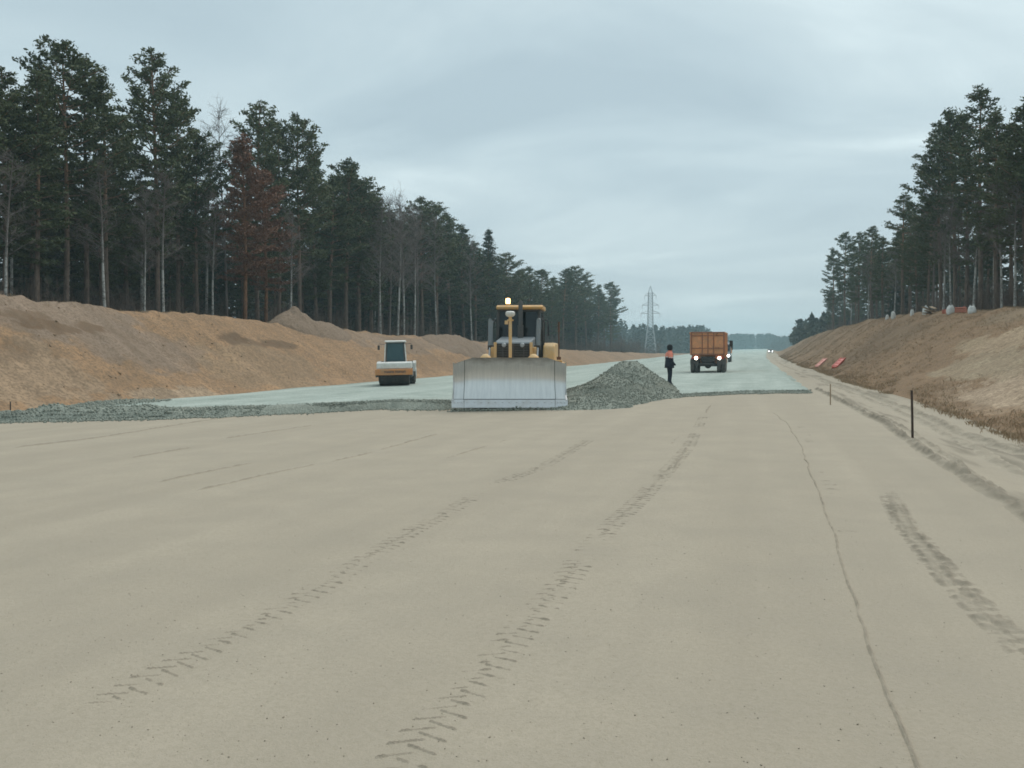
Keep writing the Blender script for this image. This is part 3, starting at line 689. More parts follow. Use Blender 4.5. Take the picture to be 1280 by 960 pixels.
GL = 'trees along the front of the left forest'
LEFT = [  # kind, photo column, photo row of the top, distance across the road, label
 ('pine', -22, 105, -42, 'pine with a dense crown cut off by the left picture edge'),
 ('pine', 6, 84, -42, 'leftmost pine whose crown top shows whole, loose and pale against the sky'),
 ('narrow', 46, 92, -41, 'narrow dark pine left of the tallest left pine'),
 ('pine', 82, 56, -42, 'tallest left pine, broad crown with a ragged top'),
 ('pine', 108, 72, -43, 'pine leaning on the right shoulder of the tallest left pine'),
 ('pine', 134, 98, -41.5, 'pine with a flat right shoulder beside the gap of sky on the left'),
 ('narrow', 160, 150, -45, 'shorter pine filling the gap left of the pointed airy pine'),
 ('pine', 197, 62, -42, 'pointed airy pine with tiered branches and sky showing through'),
 ('pine', 222, 120, -44, 'lower pine close behind the pointed airy pine on its right'),
 ('pine', 247, 172, -42.5, 'pine with long level lower branches left of the dead red pine'),
 ('aspen', 284, 140, -42, 'thin leafless tree poking up left of the dead red pine'),
 ('dead', 306, 168, -39.5, 'dead pine with rust red needles and an orange trunk'),
 ('dead', 332, 215, -40.5, 'smaller rust brown dying pine just right of the red one'),
 ('pine', 322, 128, -43, 'dark pine rising behind the dead red pine'),
 ('pine', 348, 150, -43, 'pine with a rounded top right of the dead red pine'),
 ('pine', 374, 152, -42, 'tall pine with an orange upper trunk behind the slim birch'),
 ('narrow', 396, 196, -43, 'slim dark pine on the stepped skyline right of the rounded pine'),
 ('pine', 412, 222, -42, 'pine with a small crown on the stepped skyline, left of the open topped pine'),
 ('pine', 432, 204, -42.5, 'pine with an open top above the pointed earth heap'),
 ('pine', 449, 222, -42, 'dense dark pine directly left of the birch cluster'),
 ('narrow', 464, 246, -43, 'dark slim pine at the left edge of the birch cluster'),
 ('pine', 527, 252, -44, 'pine with a round crown just right of the birch cluster'),
 ('pine', 546, 256, -43, 'pine of the pair right of the birches, left of the two'),
 ('pine', 563, 266, -43, 'pine of the pair right of the birches, right of the two'),
 ('narrow', 580, 282, -43, 'narrow pine left of the pointed spruce'),
 ('pine', 594, 302, -42, 'small crowned pine touching the pointed spruce on its left'),
 ('spruce', 612, 287, -41.5, 'pointed dark spruce left of the dozer cab'),
 ('pine', 630, 318, -43, 'pine right behind the dozer beacon'),
 ('pine', 648, 338, -44, 'hazy pine above the dozer cab roof, left of the exhaust'),
 ('pine', 662, 334, -43, 'hazy pine above the dozer cab roof, right of the exhaust'),
 ('pine', 677, 338, -42, 'hazy broad pine standing right of the dozer cab'),
 ('narrow', 690, 346, -43, 'hazy slim pine second right of the dozer cab'),
 ('pine', 703, 336, -42, 'hazy pine with a high rounded top behind the measuring rod'),
 ('pine', 719, 334, -42, 'hazy tallest pine near the end of the left forest'),
 ('pine', 733, 345, -43, 'hazy dense pine third from the open end of the left forest'),
 ('pine', 747, 356, -43, 'hazy pine second from the open end of the left forest'),
 ('pine', 764, 354, -41, 'hazy pine ending the left forest, with a trailing lower branch'),
 ('birch', 7, 190, -39, 'white trunked birch at the left picture edge'),
 ('birch', 132, 205, -39, 'mottled birch trunk under the pine with the flat right shoulder'),
 ('birch', 181, 240, -39, 'thin straight birch left of the pointed airy pine trunk'),
 ('birch', 205, 215, -38.8, 'birch with a black and white foot beneath the pointed airy pine'),
 ('birch', 266, 240, -39.5, 'pale grey birch trunk left of the dead red pine'),
 ('birch', 362, 265, -37.8, 'slim white birch rising out of the pointed earth heap'),
 ('birch', 476, 248, -38.5, 'leftmost birch of the pale birch cluster'),
 ('birch', 497, 243, -38.5, 'tall white birch in the middle of the birch cluster'),
 ('birch', 505, 262, -38.2, 'birch close right of the tall white one, thicker at its foot'),
 ('birch', 518, 258, -38.5, 'curved birch on the right side of the birch cluster'),
 ('birch', 546, 275, -39.5, 'thin birch under the pine pair right of the birch cluster'),
 ('birch', 590, 300, -39.5, 'lone thin birch left of the pointed spruce'),
 ('aspen', 486, 250, -41, 'greyish leafless tree with a cloud of fine twigs behind the birches'),
 ('aspen', 473, 258, -40.5, 'twiggy grey tree at the left end of the birch cluster'),
 ('aspen', 521, 262, -41, 'twiggy grey tree at the right end of the birch cluster'),
 ('aspen', 505, 256, -42, 'second twiggy grey tree behind the birches, on the right'),
]
for kd, px, top, lat, lb in LEFT: tree_px(kd, px, top, lat, lb, group=GL, wide=1.0 if px < 400 or kd in ('birch', 'aspen') else 1.3)
GR = 'trees along the front of the right forest'
RIGHT = [
 ('pine', 1042, 312, 15, 'outermost pine of the right forest with branches reaching into open sky'),
 ('pine', 1056, 292, 15.5, 'hazy pine second from the open end of the right forest'),
 ('pine', 1073, 290, 16, 'hazy pine with a bushy top third from the open end of the right forest'),
 ('pine', 1089, 283, 16, 'hazy dense pine left of the tiered pine on the right'),
 ('narrow', 1104, 296, 16, 'hazy low pine tucked left under the tiered pine on the right'),
 ('pine', 1128, 243, 15.5, 'tiered pine standing out above the lower right forest'),
 ('pine', 1146, 282, 16.5, 'lower pine between the tiered pine and the tall dark block'),
 ('pine', 1160, 252, 17, 'pine at the foot of the tall dark block on its left side'),
 ('pine', 1177, 150, 16.5, 'dark pine forming the left shoulder of the tall right block'),
 ('pine', 1194, 140, 17, 'dark pine just left of the tallest right tree'),
 ('narrow', 1208, 140, 17.5, 'dark slim pine pressed against the tallest right tree'),
 ('pine', 1226, 108, 17, 'tallest right tree, a dark conifer with a pointed top'),
 ('pine', 1246, 142, 17, 'dark pine right of the tallest right tree'),
 ('pine', 1264, 158, 18, 'lower dark pine in the dip near the right picture edge'),
 ('pine', 1284, 128, 17, 'dark pine cut by the right picture edge'),
 ('pine', 1305, 110, 18, 'dark pine whose branches enter from the right picture edge'),
 ('aspen', 1166, 178, 16, 'leafless twiggy tree fringing the left side of the tall right block'),
 ('birch', 1179, 260, 15.4, 'birch leaning left above the white sacks'),
 ('birch', 1189, 245, 15.6, 'white birch straight behind the right white sack'),
 ('birch', 1217, 240, 15.8, 'pale birch trunk left of the right picture edge pines'),
 ('birch', 1252, 230, 15.8, 'birch with an upright pale trunk under the dip in the right skyline'),
 ('birch', 1268, 225, 15.9, 'crooked birch nearest the right picture edge'),
 ('birch', 1085, 320, 15.2, 'hazy pale birch under the bushy right pines'),
 ('birch', 1118, 310, 15.2, 'hazy leaning birch under the tiered pine'),
]
for kd, px, top, lat, lb in RIGHT: tree_px(kd, px, top, lat, lb, group=GR)

def fill(n, lat0, lat1, y0, y1, side, hr, frac, labels, group, mind=1.7):
    pts = []; tries = 0
    while len(pts) < n and tries < 20000:
        tries += 1
        lat = lat0+(lat1-lat0)*rnd.random()**1.3; y = math.exp(rnd.uniform(math.log(y0), math.log(y1)))
        if any((lat-a)**2+(y-b)**2 < mind**2 for a, b in pts): continue
        pts.append((lat, y))
    for lat, y in pts:
        q = rnd.random(); kd = 'pine' if q < frac[0] else 'narrow' if q < frac[1] else 'birch' if q < frac[2] else 'spruce'
        tree(kd, side*lat, y, rnd.uniform(*hr), labels[kd], group)
dl = lambda s, w: {'pine': f'tall pine deep in the {s} forest, its dark trunk half hidden {w}', 'narrow': f'thin crowned pine deep in the {s} forest, half hidden {w}',
                   'birch': f'pale birch trunk deep in the shade of the {s} forest {w}', 'spruce': f'low branched dark spruce deep in the {s} forest {w}'}
for k, px in enumerate(np.linspace(424, 766, 34)):
    tp = np.interp(px, [432, 449, 480, 527, 563, 594, 630, 662, 719, 764], [216, 234, 262, 266, 282, 310, 334, 348, 350, 368])
    tree_px('pine' if k % 3 else 'narrow', px+rnd.uniform(-3, 3), tp+rnd.uniform(0, 16), -rnd.uniform(45, 48), dl('left', 'behind the front row')['pine' if k % 3 else 'narrow'], group='trees deep in the left forest', wide=1.3)
fill(125, 44.5, 64, 26, 262, -1, (12, 15.0), (.62, .78, .93), dl('left', 'behind the front row'), 'trees deep in the left forest')
fill(72, 18.5, 36, 36, 260, 1, (12, 15), (.62, .78, .93), dl('right', 'behind its front row'), 'trees deep in the right forest')

# ---- masses nobody could count: the wood behind the rows, brush under it and the far treeline
def wood(name, spots, label, mat, r, nq=70, q=.9, lowest=.02):
    acc_v = []; acc_f = []; tone = []; nn = 0
    for (x, y, z, h, w) in spots:
        t = r.random(nq)**.8; zz = z+h*(lowest+(1-lowest)*t); rad = w*np.sin(np.pi*np.clip(.15+.85*t, 0, 1))**.7*np.sqrt(r.random(nq)); a = r.uniform(0, 6.28, nq)
        c = np.stack([x+rad*np.cos(a), y+rad*np.sin(a), zz], -1); d1 = r.normal(0, 1, (nq, 3))*[1, 1, .55]; d2 = r.normal(0, 1, (nq, 3))*[1, 1, .55]
        s = q*r.uniform(.5, 1.1, nq)[:, None]
        d1 *= s/np.linalg.norm(d1, axis=1)[:, None]; d2 *= s*.6/np.linalg.norm(d2, axis=1)[:, None]
        v = np.stack([c-d1, c-d2, c+d1, c+d2], 1).reshape(-1, 3)
        w0 = .16; k = np.array([(-w0, -w0), (w0, -w0), (w0, w0), (-w0, w0)])
        tv = np.concatenate([np.c_[k+[x, y], np.full(4, z-.3)], np.c_[k*.3+[x, y], np.full(4, z+h*.95)]])
        tf = np.array([(i, (i+1) % 4, 4+(i+1) % 4, 4+i) for i in range(4)])
        acc_v += [v, tv]; acc_f += [np.arange(4*nq).reshape(-1, 4)+nn, tf+nn+4*nq]; nn += 4*nq+8
        tone += [np.repeat(r.random(nq)*.6+r.random()*.4, 4), np.zeros(8)]
    o = np_mesh(name, np.concatenate(acc_v), np.concatenate(acc_f), mat, attr={'tone': np.concatenate(tone)}); tag(o, label, 'forest', kind='stuff')
r = np.random.default_rng(77)
S = []
for _ in range(620):
    y = math.exp(r.uniform(math.log(20), math.log(262))); x = -r.uniform(54, 100); S.append((x, y, float(gz(x, y))-.3, r.uniform(10, 14), r.uniform(1.4, 2.2)))
for _ in range(260):
    y = math.exp(r.uniform(math.log(105), math.log(272))); x = -r.uniform(46.5, 62); S.append((x, y, float(gz(x, y))-.3, r.uniform(11, 14.5), r.uniform(1.4, 2.2)))
for _ in range(320):
    y = math.exp(r.uniform(math.log(40), math.log(330))); x = r.uniform(27, 70); S.append((x, y, float(gz(x, y))-.3, r.uniform(10, 14), r.uniform(1.4, 2.2)))
wood('forest', S, 'dark mass of the woods far behind the tree rows on both sides', M['far'], r, 170, .62, .06)
S = []
for _ in range(1100):
    y = r.uniform(470, 960); x = -30-(r.random()**1.6)*260-(y-470)*.02; S.append((x, y, float(gz(x, y))-.3, r.uniform(15, 17.5)+4*vnoise(x/25, y/60), r.uniform(1.8, 3)))
for _ in range(2300):
    y = r.uniform(960, 1120); x = r.uniform(-230, 330); S.append((x, y, float(gz(x, y))-.3, r.uniform(16, 17.5)+2*vnoise(x/30, y/60), r.uniform(2, 3.2)))
for _ in range(260):
    y = r.uniform(250, 330); x = r.uniform(13, 60) if y > 270 else r.uniform(24, 60); S.append((x, y, float(gz(x, y))-.3, r.uniform(4.5, 8), r.uniform(1.5, 2.5)))
for _ in range(400):
    y = r.uniform(520, 950); x = r.uniform(40, 200); S.append((x, y, float(gz(x, y))-.3, r.uniform(13, 17), r.uniform(1.8, 3)))
wood('forest', S, 'far blue green treeline closing the road at the horizon', M['far'], r, 95, 1.2, .0)
def brushwood(spots, label, r):
    v = []; f = []; nn = 0
    for (x, y, h, w) in spots:
        z = float(gz(x, y))-.05; n_ = 26
        b = np.stack([x+r.normal(0, w*.35, n_), y+r.normal(0, w*.35, n_), np.full(n_, z)], -1)
        t = b+np.stack([r.normal(0, w*.5, n_), r.normal(0, w*.5, n_), h*r.uniform(.4, 1, n_)], -1); m = (b+t)/2+r.normal(0, .1*h, (n_, 3))*[1, 1, .3]
        for p0, p1, rr_ in ((b, m, .014), (m, t, .009)):
            for k in range(2):
                d = r.normal(0, 1, (n_, 3))*[1, 1, 0]; d *= rr_*(1+.004*y)/np.linalg.norm(d, axis=1)[:, None]
                v.append(np.stack([p0-d, p0+d, p1+d*.6, p1-d*.6], 1).reshape(-1, 3)); f.append(np.arange(4*n_).reshape(-1, 4)+nn); nn += 4*n_
        k = np.repeat(np.arange(n_), 5); p = m[k]+(t-m)[k]*r.random((len(k), 1)); d = r.normal(0, .25*h, (len(k), 3))*.6+[0, 0, .1*h]; s = r.normal(0, 1, (len(k), 3))*[1, 1, 0]; s *= .007*(1+.004*y)/np.linalg.norm(s, axis=1)[:, None]
        v.append(np.stack([p-s, p+s, p+d+s*.5, p+d-s*.5], 1).reshape(-1, 3)); f.append(np.arange(4*len(k)).reshape(-1, 4)+nn); nn += 4*len(k)
    tag(np_mesh('undergrowth', np.concatenate(v), np.concatenate(f), M['brush']), label, 'undergrowth', kind='stuff')
S = [(-r.uniform(40, 68), math.exp(r.uniform(math.log(26), math.log(255))), r.uniform(.8, 4.0), r.uniform(.6, 1.6)) for _ in range(900)]
S += [(-r.uniform(33, 60), r.uniform(190, 330), r.uniform(2.0, 5.5), 1.8) for _ in range(120)]
brushwood(S, 'bare brown brush between the trunks of the left forest', r)
S = [(r.uniform(16.5, 38), math.exp(r.uniform(math.log(36), math.log(240))), r.uniform(.6, 3.2), r.uniform(.6, 1.4)) for _ in range(460)]
brushwood(S, 'bare brown brush between the trunks of the right forest', r)
# ================================================================== BULLDOZER  (local: front at -y, x to the right as seen from the camera)
bx, by = hit(637, 513)
dz = empty('bulldozer', (bx, by, float(bed_z(bx, by))-.01), TH-R(6))
tag(dz, 'yellow tracked bulldozer with a wide bare steel blade, beacon lit, facing the camera', 'bulldozer')
Hb = 1.57
def mold(x, t):
    ax = abs(x); top = Hb if ax < 1.17 else Hb-(ax-1.17)/.6*.2
    z = .2+t*(top-.2); y = .02+.44*math.sin(math.pi*min(1, .06+t*.86))**1.0 - .05*t - .22*max(0, ax-1.42)
    return (x*(1.02-.025*t), y, z)
m = MB(); xs = [-1.77, -1.6, -1.43, -1.415, -1.17, -.8, -.4, 0, .4, .8, 1.17, 1.415, 1.43, 1.6, 1.77]; nt = 15
vs = [mold(x, k/(nt-1)) for k in range(nt) for x in xs]; n = len(xs)
vs2 = [(x, y+.05, z) for x, y, z in vs]; fs = []; mi = []
for k in range(nt-1):
    for i in range(n-1):
        a = k*n+i; fs.append((a, a+1, a+n+1, a+n)); mi.append(0)
        b = a+n*nt; fs.append((b+n, b+n+1, b+1, b)); mi.append(2)
for k in range(nt-1):
    for i, s in ((0, 1), (n-1, -1)):
        a = k*n+i; fs.append((a, a+n, a+n+n*nt, a+n*nt)); mi.append(2)
for i in range(n-1): fs.append(((nt-1)*n+i, (nt-1)*n+i+1, (nt-1)*n+i+1+n*nt, (nt-1)*n+i+n*nt)); mi.append(2); fs.append((i, i+1, i+1+n*nt, i+n*nt)); mi.append(2)
m.add(vs+vs2, fs); m.m = mi
m.mi = 2; m.box((0, .50, .32), (3.3, .16, .2)); m.box((0, .46, 1.36), (2.3, .14, .16))
for x in (-1.2, -.6, 0, .6, 1.2): m.box((x, .62, .85), (.05, .16, 1.0))
def blade_mat():
    s = NT('worn_blade'); tc = s.n('ShaderNodeTexCoord'); sp = s.n('ShaderNodeSeparateXYZ'); s.l(tc.outputs['Object'], sp.inputs[0])
    co = s.coord('Object', (.5, 1, 1)); cv = s.coord('Object', (6, 1, .35)); n1 = s.noise(co, 2.2, 6, .65); n2 = s.noise(cv, 3, 5, .6)
    # old paint survives only along the top of the moldboard; the rest is polished by gravel
    ma = s.n('ShaderNodeMath', operation='MULTIPLY_ADD'); ma.inputs[1].default_value = .55; s.l(n1, ma.inputs[0]); s.l(sp.outputs['Z'], ma.inputs[2])
    f = s.ramp(ma.outputs[0], [(0.0, 0), (1, 1)]); mr = s.n('ShaderNodeMapRange'); mr.inputs[1].default_value = 1.62; mr.inputs[2].default_value = 1.92; s.l(ma.outputs[0], mr.inputs[0])
    c = s.mix(s.ramp(n2, [(.35, 0), (.7, 1)]), (.76, .76, .745), (.66, .665, .66)); c = s.mix(mr.outputs[0], c, (.14, .12, .10)); s.base(c)
    mt = s.n('ShaderNodeMapRange'); mt.inputs[1].default_value = 1.6; mt.inputs[2].default_value = 1.9; mt.inputs[3].default_value = .6; mt.inputs[4].default_value = .1
    s.l(ma.outputs[0], mt.inputs[0]); s.l(mt.outputs[0], s.b.inputs['Metallic']); s.l(s.ramp(n2, [(.3, .30), (.7, .42)]), s.b.inputs['Roughness']); return s.m
BL = blade_mat()
m.mi = 3
for s in (-1, 1):
    for xe in (1.42,): m.tube([(p[0], p[1]-.004, p[2]) for p in (mold(s*xe, k/14) for k in range(15))], .009, 6)
blade = m.build('blade', [BL, M['steel'], M['pale'], M['dark']], dz, rotz=R(6), smooth_deg=35, loc=(0, 0, .09))
e = MB()
for x in (-1.27, -.42, .42, 1.27): pass
e.box((0, .04, .12), (2.84, .04, .27), (-R(24), 0, 0)); 
for k in range(13): e.tube([(-1.32+k*.22, .045, .17), (-1.32+k*.22, .02, .182)], .024, 8)
e.build('cutting_edge', M['edge'], blade, bevel=.006)
e = MB(); e.box((0, .10, .262), (3.5, .05, .018)); e.build('edge_seam', M['black'], blade)
for s in (-1, 1):
    e = MB(); e.box((s*1.625, .01, .125), (.385, .045, .28), (-R(24), 0, -s*R(7)))
    for k in range(3): e.tube([(s*(1.5+.11*k), .02-.013*k, .17), (s*(1.5+.11*k), -.01-.013*k, .182)], .024, 8)
    e.build('end_bit', M['edge'], blade, bevel=.006)
    c = MB(); c.lathe([(.20, 0), (.17, .08), (.08, .17), (.0001, .19)], (s*.76, .40, 1.5), n=20); c.build('lift_bracket', M['pale'], blade, smooth_deg=40)
    w = MB(); w.prism([(-.02, .24), (.1, .24), (.42, .8), (.36, 1.4), (.12, 1.42), (.30, 1.2), (.34, .8), (.2, .4)], s*1.77-.02, s*1.77+.02); w.build('end_plate', M['steel'], blade)
g = MB(); g.tube([(.02, .36, 1.36), (.02, .36, 2.86)], .052, 12); g.box((.02, .50, 1.40), (.2, .14, .3)); mast = g.build('receiver_mast', M['pale'], blade, smooth_deg=40)
g = MB(); g.lathe([(.08, 0), (.13, .03), (.155, .08), (.15, .14), (.11, .175), (.0001, .185)], (.02, .36, 2.86), n=20); g.build('receiver', M['white'], mast, smooth_deg=40)
g = MB(); g.box((-.1, .36, 2.68), (.11, .1, .12)); g.box((.02, .36, 2.75), (.2, .1, .05)); g.build('clamp', M['pale'], mast, bevel=.01)
# push frame, tracks
p = MB()
for s in (-1, 1):
    p.tube([(s*.75, .5, .45), (s*.78, 2.4, .5)], [.14, .16], 8); p.tube([(s*.5, .55, 1.35), (s*.5, 1.3, 1.0)], .05, 8)
p.box((0, .7, .5), (1.6, .3, .26)); p.build('push_frame', M['yellow'], dz, bevel=.015)
def track_loop(n):
    L = []; r1, r2, y1, y2, z = .36, .40, 1.35, 4.35, .42
    for k in range(n):
        t = k/n*(2*(y2-y1)+math.pi*(r1+r2))
        if t < y2-y1: L.append((y1+t, z-r1, 0)); continue
        t -= y2-y1
        if t < math.pi*r2: a = t/r2; L.append((y2+r2*math.sin(a), z-r2*math.cos(a)+.04, a)); continue
        t -= math.pi*r2
        if t < y2-y1: L.append((y2-t, z+r2, math.pi)); continue
        a = (t-(y2-y1))/r1; L.append((y1-r1*math.sin(a), z+r1*math.cos(a), math.pi+a))
    return L
for s in (-1, 1):
    c = MB(); x = s*.95
    for y, z, a in track_loop(46):
        c.box((x, y, z), (.58, .185, .035), (a, 0, 0))
        o_ = .035; c.box((x, y+math.sin(a)*o_, z-math.cos(a)*o_), (.58, .03, .06), (a, 0, 0)); c.box((x, y-math.sin(a)*.05, z+math.cos(a)*.05), (.2, .16, .07), (a, 0, 0))
    tr = c.build('track', M['rust'], dz)
    c = MB(); c.prism([(1.35, .3), (4.3, .3), (4.3, .62), (3.6, .7), (1.6, .66), (1.3, .55)], x-.12, x+.12); c.build('track_frame', M['yellow'], tr, bevel=.02)
    c = MB(); c.lathe([(.2, -.1), (.31, -.08), (.31, .08), (.2, .1)], (x, 1.35, .42), 'x', 24); c.build('idler', M['dark'], tr, smooth_deg=40)
    c = MB(); c.lathe([(.16, -.14), (.34, -.07), (.34, .07), (.16, .14)], (x, 4.35, .46), 'x', 14); c.build('sprocket', M['dark'], tr, smooth_deg=40)
# engine hood with grille
h = MB(); h.prism([(1.15, .75), (1.15, 2.12), (1.25, 2.20), (2.75, 2.36), (2.75, .75)], -.60, .60); hood = h.build('engine_hood', M['greyblue'], dz, bevel=.05)
g = MB(); g.box((0, 1.13, 1.49), (1.1, .06, 1.24)); 
g.mi = 1
for k in range(15): g.box((0, 1.085, .95+k*.078), (1.02, .025, .03))
for x in (-.34, 0, .34): g.box((x, 1.07, 1.49), (.035, .03, 1.2))
g.build('grille', [M['black'], M['dark']], hood, bevel=.004)
g = MB(); g.box((-.585, 1.10, 1.5), (.09, .1, 1.3)); g.box((.585, 1.10, 1.5), (.09, .1, 1.3)); g.build('grille_post', M['pale'], hood, bevel=.01)
for x in (-.3, .3):
    g = MB(); g.lathe([(.06, .02), (.075, -.03), (.06, -.05)], (x, 1.09, 2.06), 'y', 16); g.build('headlight', M['chrome'], hood, smooth_deg=40)
g = MB(); g.tube([(.12, 2.35, 2.2), (.12, 2.35, 3.42), (.12, 2.42, 3.54)], [.075, .075, .07], 14); g.tube([(.12, 2.35, 2.25), (.12, 2.35, 2.75)], .1, 14); g.build('exhaust_pipe', M['dark'], dz, smooth_deg=40)
for s in (-1, 1):
    g = MB(); g.tube([(s*.79, 1.35, 2.02), (s*.80, 1.5, 2.88)], .075, 12); g.tube([(s*.79, 1.42, 2.9), (s*.83, 1.55, 2.9)], .045, 8)
    g.mi = 1; g.tube([(s*.77, .75, 1.2), (s*.79, 1.32, 2.0)], .035, 10)
    g.mi = 2; g.box((s*.76, 1.38, 1.98), (.2, .22, .14)); g.tube([(s*.8, 1.45, 2.7), (s*.9, 1.6, 2.6), (s*.86, 1.7, 2.2)], .018, 6)
    g.build('lift_cylinder', [M['greyblue'], M['chrome'], M['black']], dz, smooth_deg=40)
    g = MB(); g.box((s*.68, 1.45, 1.75), (.14, .5, .5)); g.build('cylinder_yoke', M['pale'], dz, bevel=.03)
# fenders and tanks
def fender(s, top):
    g = MB(); g.prism([(2.3, 1.0), (2.25, 1.35), (2.5, 1.55), (2.7, top-.12), (2.9, top), (4.7, top), (4.85, 1.0)], s*.86 if s > 0 else -1.25, 1.27 if s > 0 else -.86); return g.build('fender', M['pale'], dz, bevel=.05)
fender(1, 2.15); fender(-1, 1.56)
g = MB(); g.box((1.4, 2.6, 1.28), (.34, 1.5, .42)); g.box((1.4, 2.0, 1.52), (.3, .3, .1)); g.build('side_step', M['yellow'], dz, bevel=.03)
g = MB(); g.tube([(1.42, 2.3, 1.5), (1.42, 2.3, 2.55)], .022, 8); g.tube([(1.42, 2.3, 2.5), (1.42, 2.3, 2.85)], .034, 8); g.box((1.42, 2.3, 1.62), (.14, .14, .1)); g.build('marker_rod', M['rust'], dz)
# cab
cab = MB(); z0, z1 = 1.5, 3.28; y0, y1 = 2.85, 4.3; xw, xt = .75, .71
def post(a, b, w=.08): cab.tube([a, b], w/1.3, 6)
P0 = [(-xw, y0, z0), (xw, y0, z0), (xw, y1, z0), (-xw, y1, z0)]; P1 = [(-xt, y0+.12, z1), (xt, y0+.12, z1), (xt, y1, z1), (-xt, y1, z1)]
for a, b in zip(P0, P1): post(a, b)
for i in range(4): post(P0[i], P0[(i+1) % 4]); post(P1[i], P1[(i+1) % 4])
post((0, y0+.0, z0), (0, y0+.1, z1), .05) if False else None
cab.box((0, (y0+y1)/2, 1.42), (1.6, 1.5, .24)); C_ = cab.build('cab', M['dark'], dz)
g = MB()
def pane(a, b, c, d, t=.012):
    a, b, c, d = map(Vector, (a, b, c, d)); nrm = (b-a).cross(d-a).normalized()*t
    g.add([a, b, c, d, a+nrm, b+nrm, c+nrm, d+nrm], [(0, 1, 2, 3), (7, 6, 5, 4), (0, 4, 5, 1), (1, 5, 6, 2), (2, 6, 7, 3), (3, 7, 4, 0)])
ins = .03
pane((-xw+ins, y0, z0), (xw-ins, y0, z0), (xt-ins, y0+.12, z1), (-xt+ins, y0+.12, z1)); pane((xw, y0+ins, z0), (xw, y1-ins, z0), (xt, y1-ins, z1), (xt, y0+.12+ins, z1))
pane((-xw, y1-ins, z0), (-xw, y0+ins, z0), (-xt, y0+.12+ins, z1), (-xt, y1-ins, z1)); pane((xw-ins, y1, z0), (-xw+ins, y1, z0), (-xt+ins, y1, z1), (xt-ins, y1, z1))
g.build('windows', M['glass'], C_)
g = MB(); g.box((0, 3.75, 1.85), (.5, .5, .14)); g.box((0, 4.0, 2.25), (.48, .12, .75)); g.box((0, 3.05, 1.95), (.9, .2, .5)); g.build('operator_seat', M['black'], C_, bevel=.04)
g = MB(); g.prism([(2.78, 3.30), (2.74, 3.38), (2.85, 3.45), (4.3, 3.45), (4.42, 3.38), (4.4, 3.30)], -.76, .84); g.build('cab_roof', M['yellow'], C_, bevel=.03)
g = MB(); g.lathe([(.085, 0), (.085, .05)], (-.38, 3.0, 3.45), n=16); g.mi = 1; g.lathe([(.075, .05), (.085, .16), (.07, .24), (.0001, .255)], (-.38, 3.0, 3.45), n=16); g.build('beacon', [M['dark'], M['beacon']], C_, smooth_deg=40)
for s in (-1, 1):
    g = MB(); g.tube([(s*.84, 2.85, 1.75), (s*.9, 2.8, 2.3), (s*.9, 2.85, 2.85), (s*.8, 2.95, 3.0)], .022, 6); g.build('handrail', M['greyblue'] if s < 0 else M['black'], C_)
    g = MB(); g.tube([(s*.8, 2.9, 2.95), (s*1.02, 2.75, 2.9), (s*1.06, 2.75, 2.4)], .018, 6); g.box((s*1.04, 2.74, 2.55), (.05, .08, .34)); g.build('mirror', M['black'], C_)
g = MB(); g.box((0, 4.75, 1.35), (1.5, .9, 1.2)); g.box((0, 5.3, .7), (1.2, .5, .4)); g.build('rear_tank', M['yellow'], dz, bevel=.05)

# ================================================================== SINGLE DRUM ROLLER
bx, by = hit(493, 482.5, GT)
rl = empty('road_roller', (bx, by, float(bed_z(bx, by))+GT+.01), TH+R(4.5)); rl.rotation_euler.y = R(-1.2)
rl.scale = (.96, .96, .96)
tag(rl, 'white and orange road roller with a teal cab on gravel below the left bank', 'road roller')
g = MB(); g.lathe([(.3, -.86), (.52, -.86), (.56, -.84), (.56, .84), (.52, .86), (.3, .86)], (-.02, .7, .56), 'x', 40); g.build('drum', M['black'], rl, smooth_deg=30)
g = MB(); 
for s in (-1, 1): g.box((s*.98, .85, .66), (.14, 1.9, .30))
g.mi = 1; g.prism([(-.22, .62), (-.26, .95), (-.05, .98), (0, .62)], -1.06, 1.06); g.build('drum_frame', [M['dark'], M['orange']], rl, bevel=.02)
# lettering band: dark strokes painted along the orange beam (not legible in the photograph)
g = MB(); xk = -.52
for wv in (.13, .09, .09, .11, .05, 0, .12, .1, .12, .1, .11):
    if wv:
        g.box((xk, -.262, .80), (.026, .012, .11)); g.box((xk+wv*.62, -.262, .80), (.026, .012, .10)); g.box((xk+wv*.3, -.262, .845 if wv > .1 else .76), (wv*.55, .012, .024))
    xk += max(.06, wv)+.012
g.build('lettering', M['dark'], rl)
g = MB(); g.prism([(-.12, .98), (-.10, 1.30), (.02, 1.36), (1.5, 1.36), (1.5, .98)], -.98, 1.0); g.build('front_cover', M['white'], rl, bevel=.04)
g = MB(); z0, z1, y0, y1, xw, xt = 1.36, 2.48, 1.7, 3.0, .54, .50
cab = g
P0 = [(-xw, y0, z0), (xw, y0, z0), (xw, y1, z0), (-xw, y1, z0)]; P1 = [(-xt, y0+.08, z1), (xt, y0+.08, z1), (xt, y1, z1), (-xt, y1, z1)]
for a, b in zip(P0, P1): g.tube([a, b], .045, 6)
for i in range(4): g.tube([P0[i], P0[(i+1) % 4]], .04, 6); g.tube([P1[i], P1[(i+1) % 4]], .04, 6)
g.box((0, 2.35, 1.1), (1.3, 1.3, .5)); rc = g.build('cab', M['dark'], rl)
g = MB()
pane((-xw+ins, y0, z0), (xw-ins, y0, z0), (xt-ins, y0+.08, z1), (-xt+ins, y0+.08, z1)); pane((xw, y0+ins, z0), (xw, y1-ins, z0), (xt, y1-ins, z1), (xt, y0+.08+ins, z1))
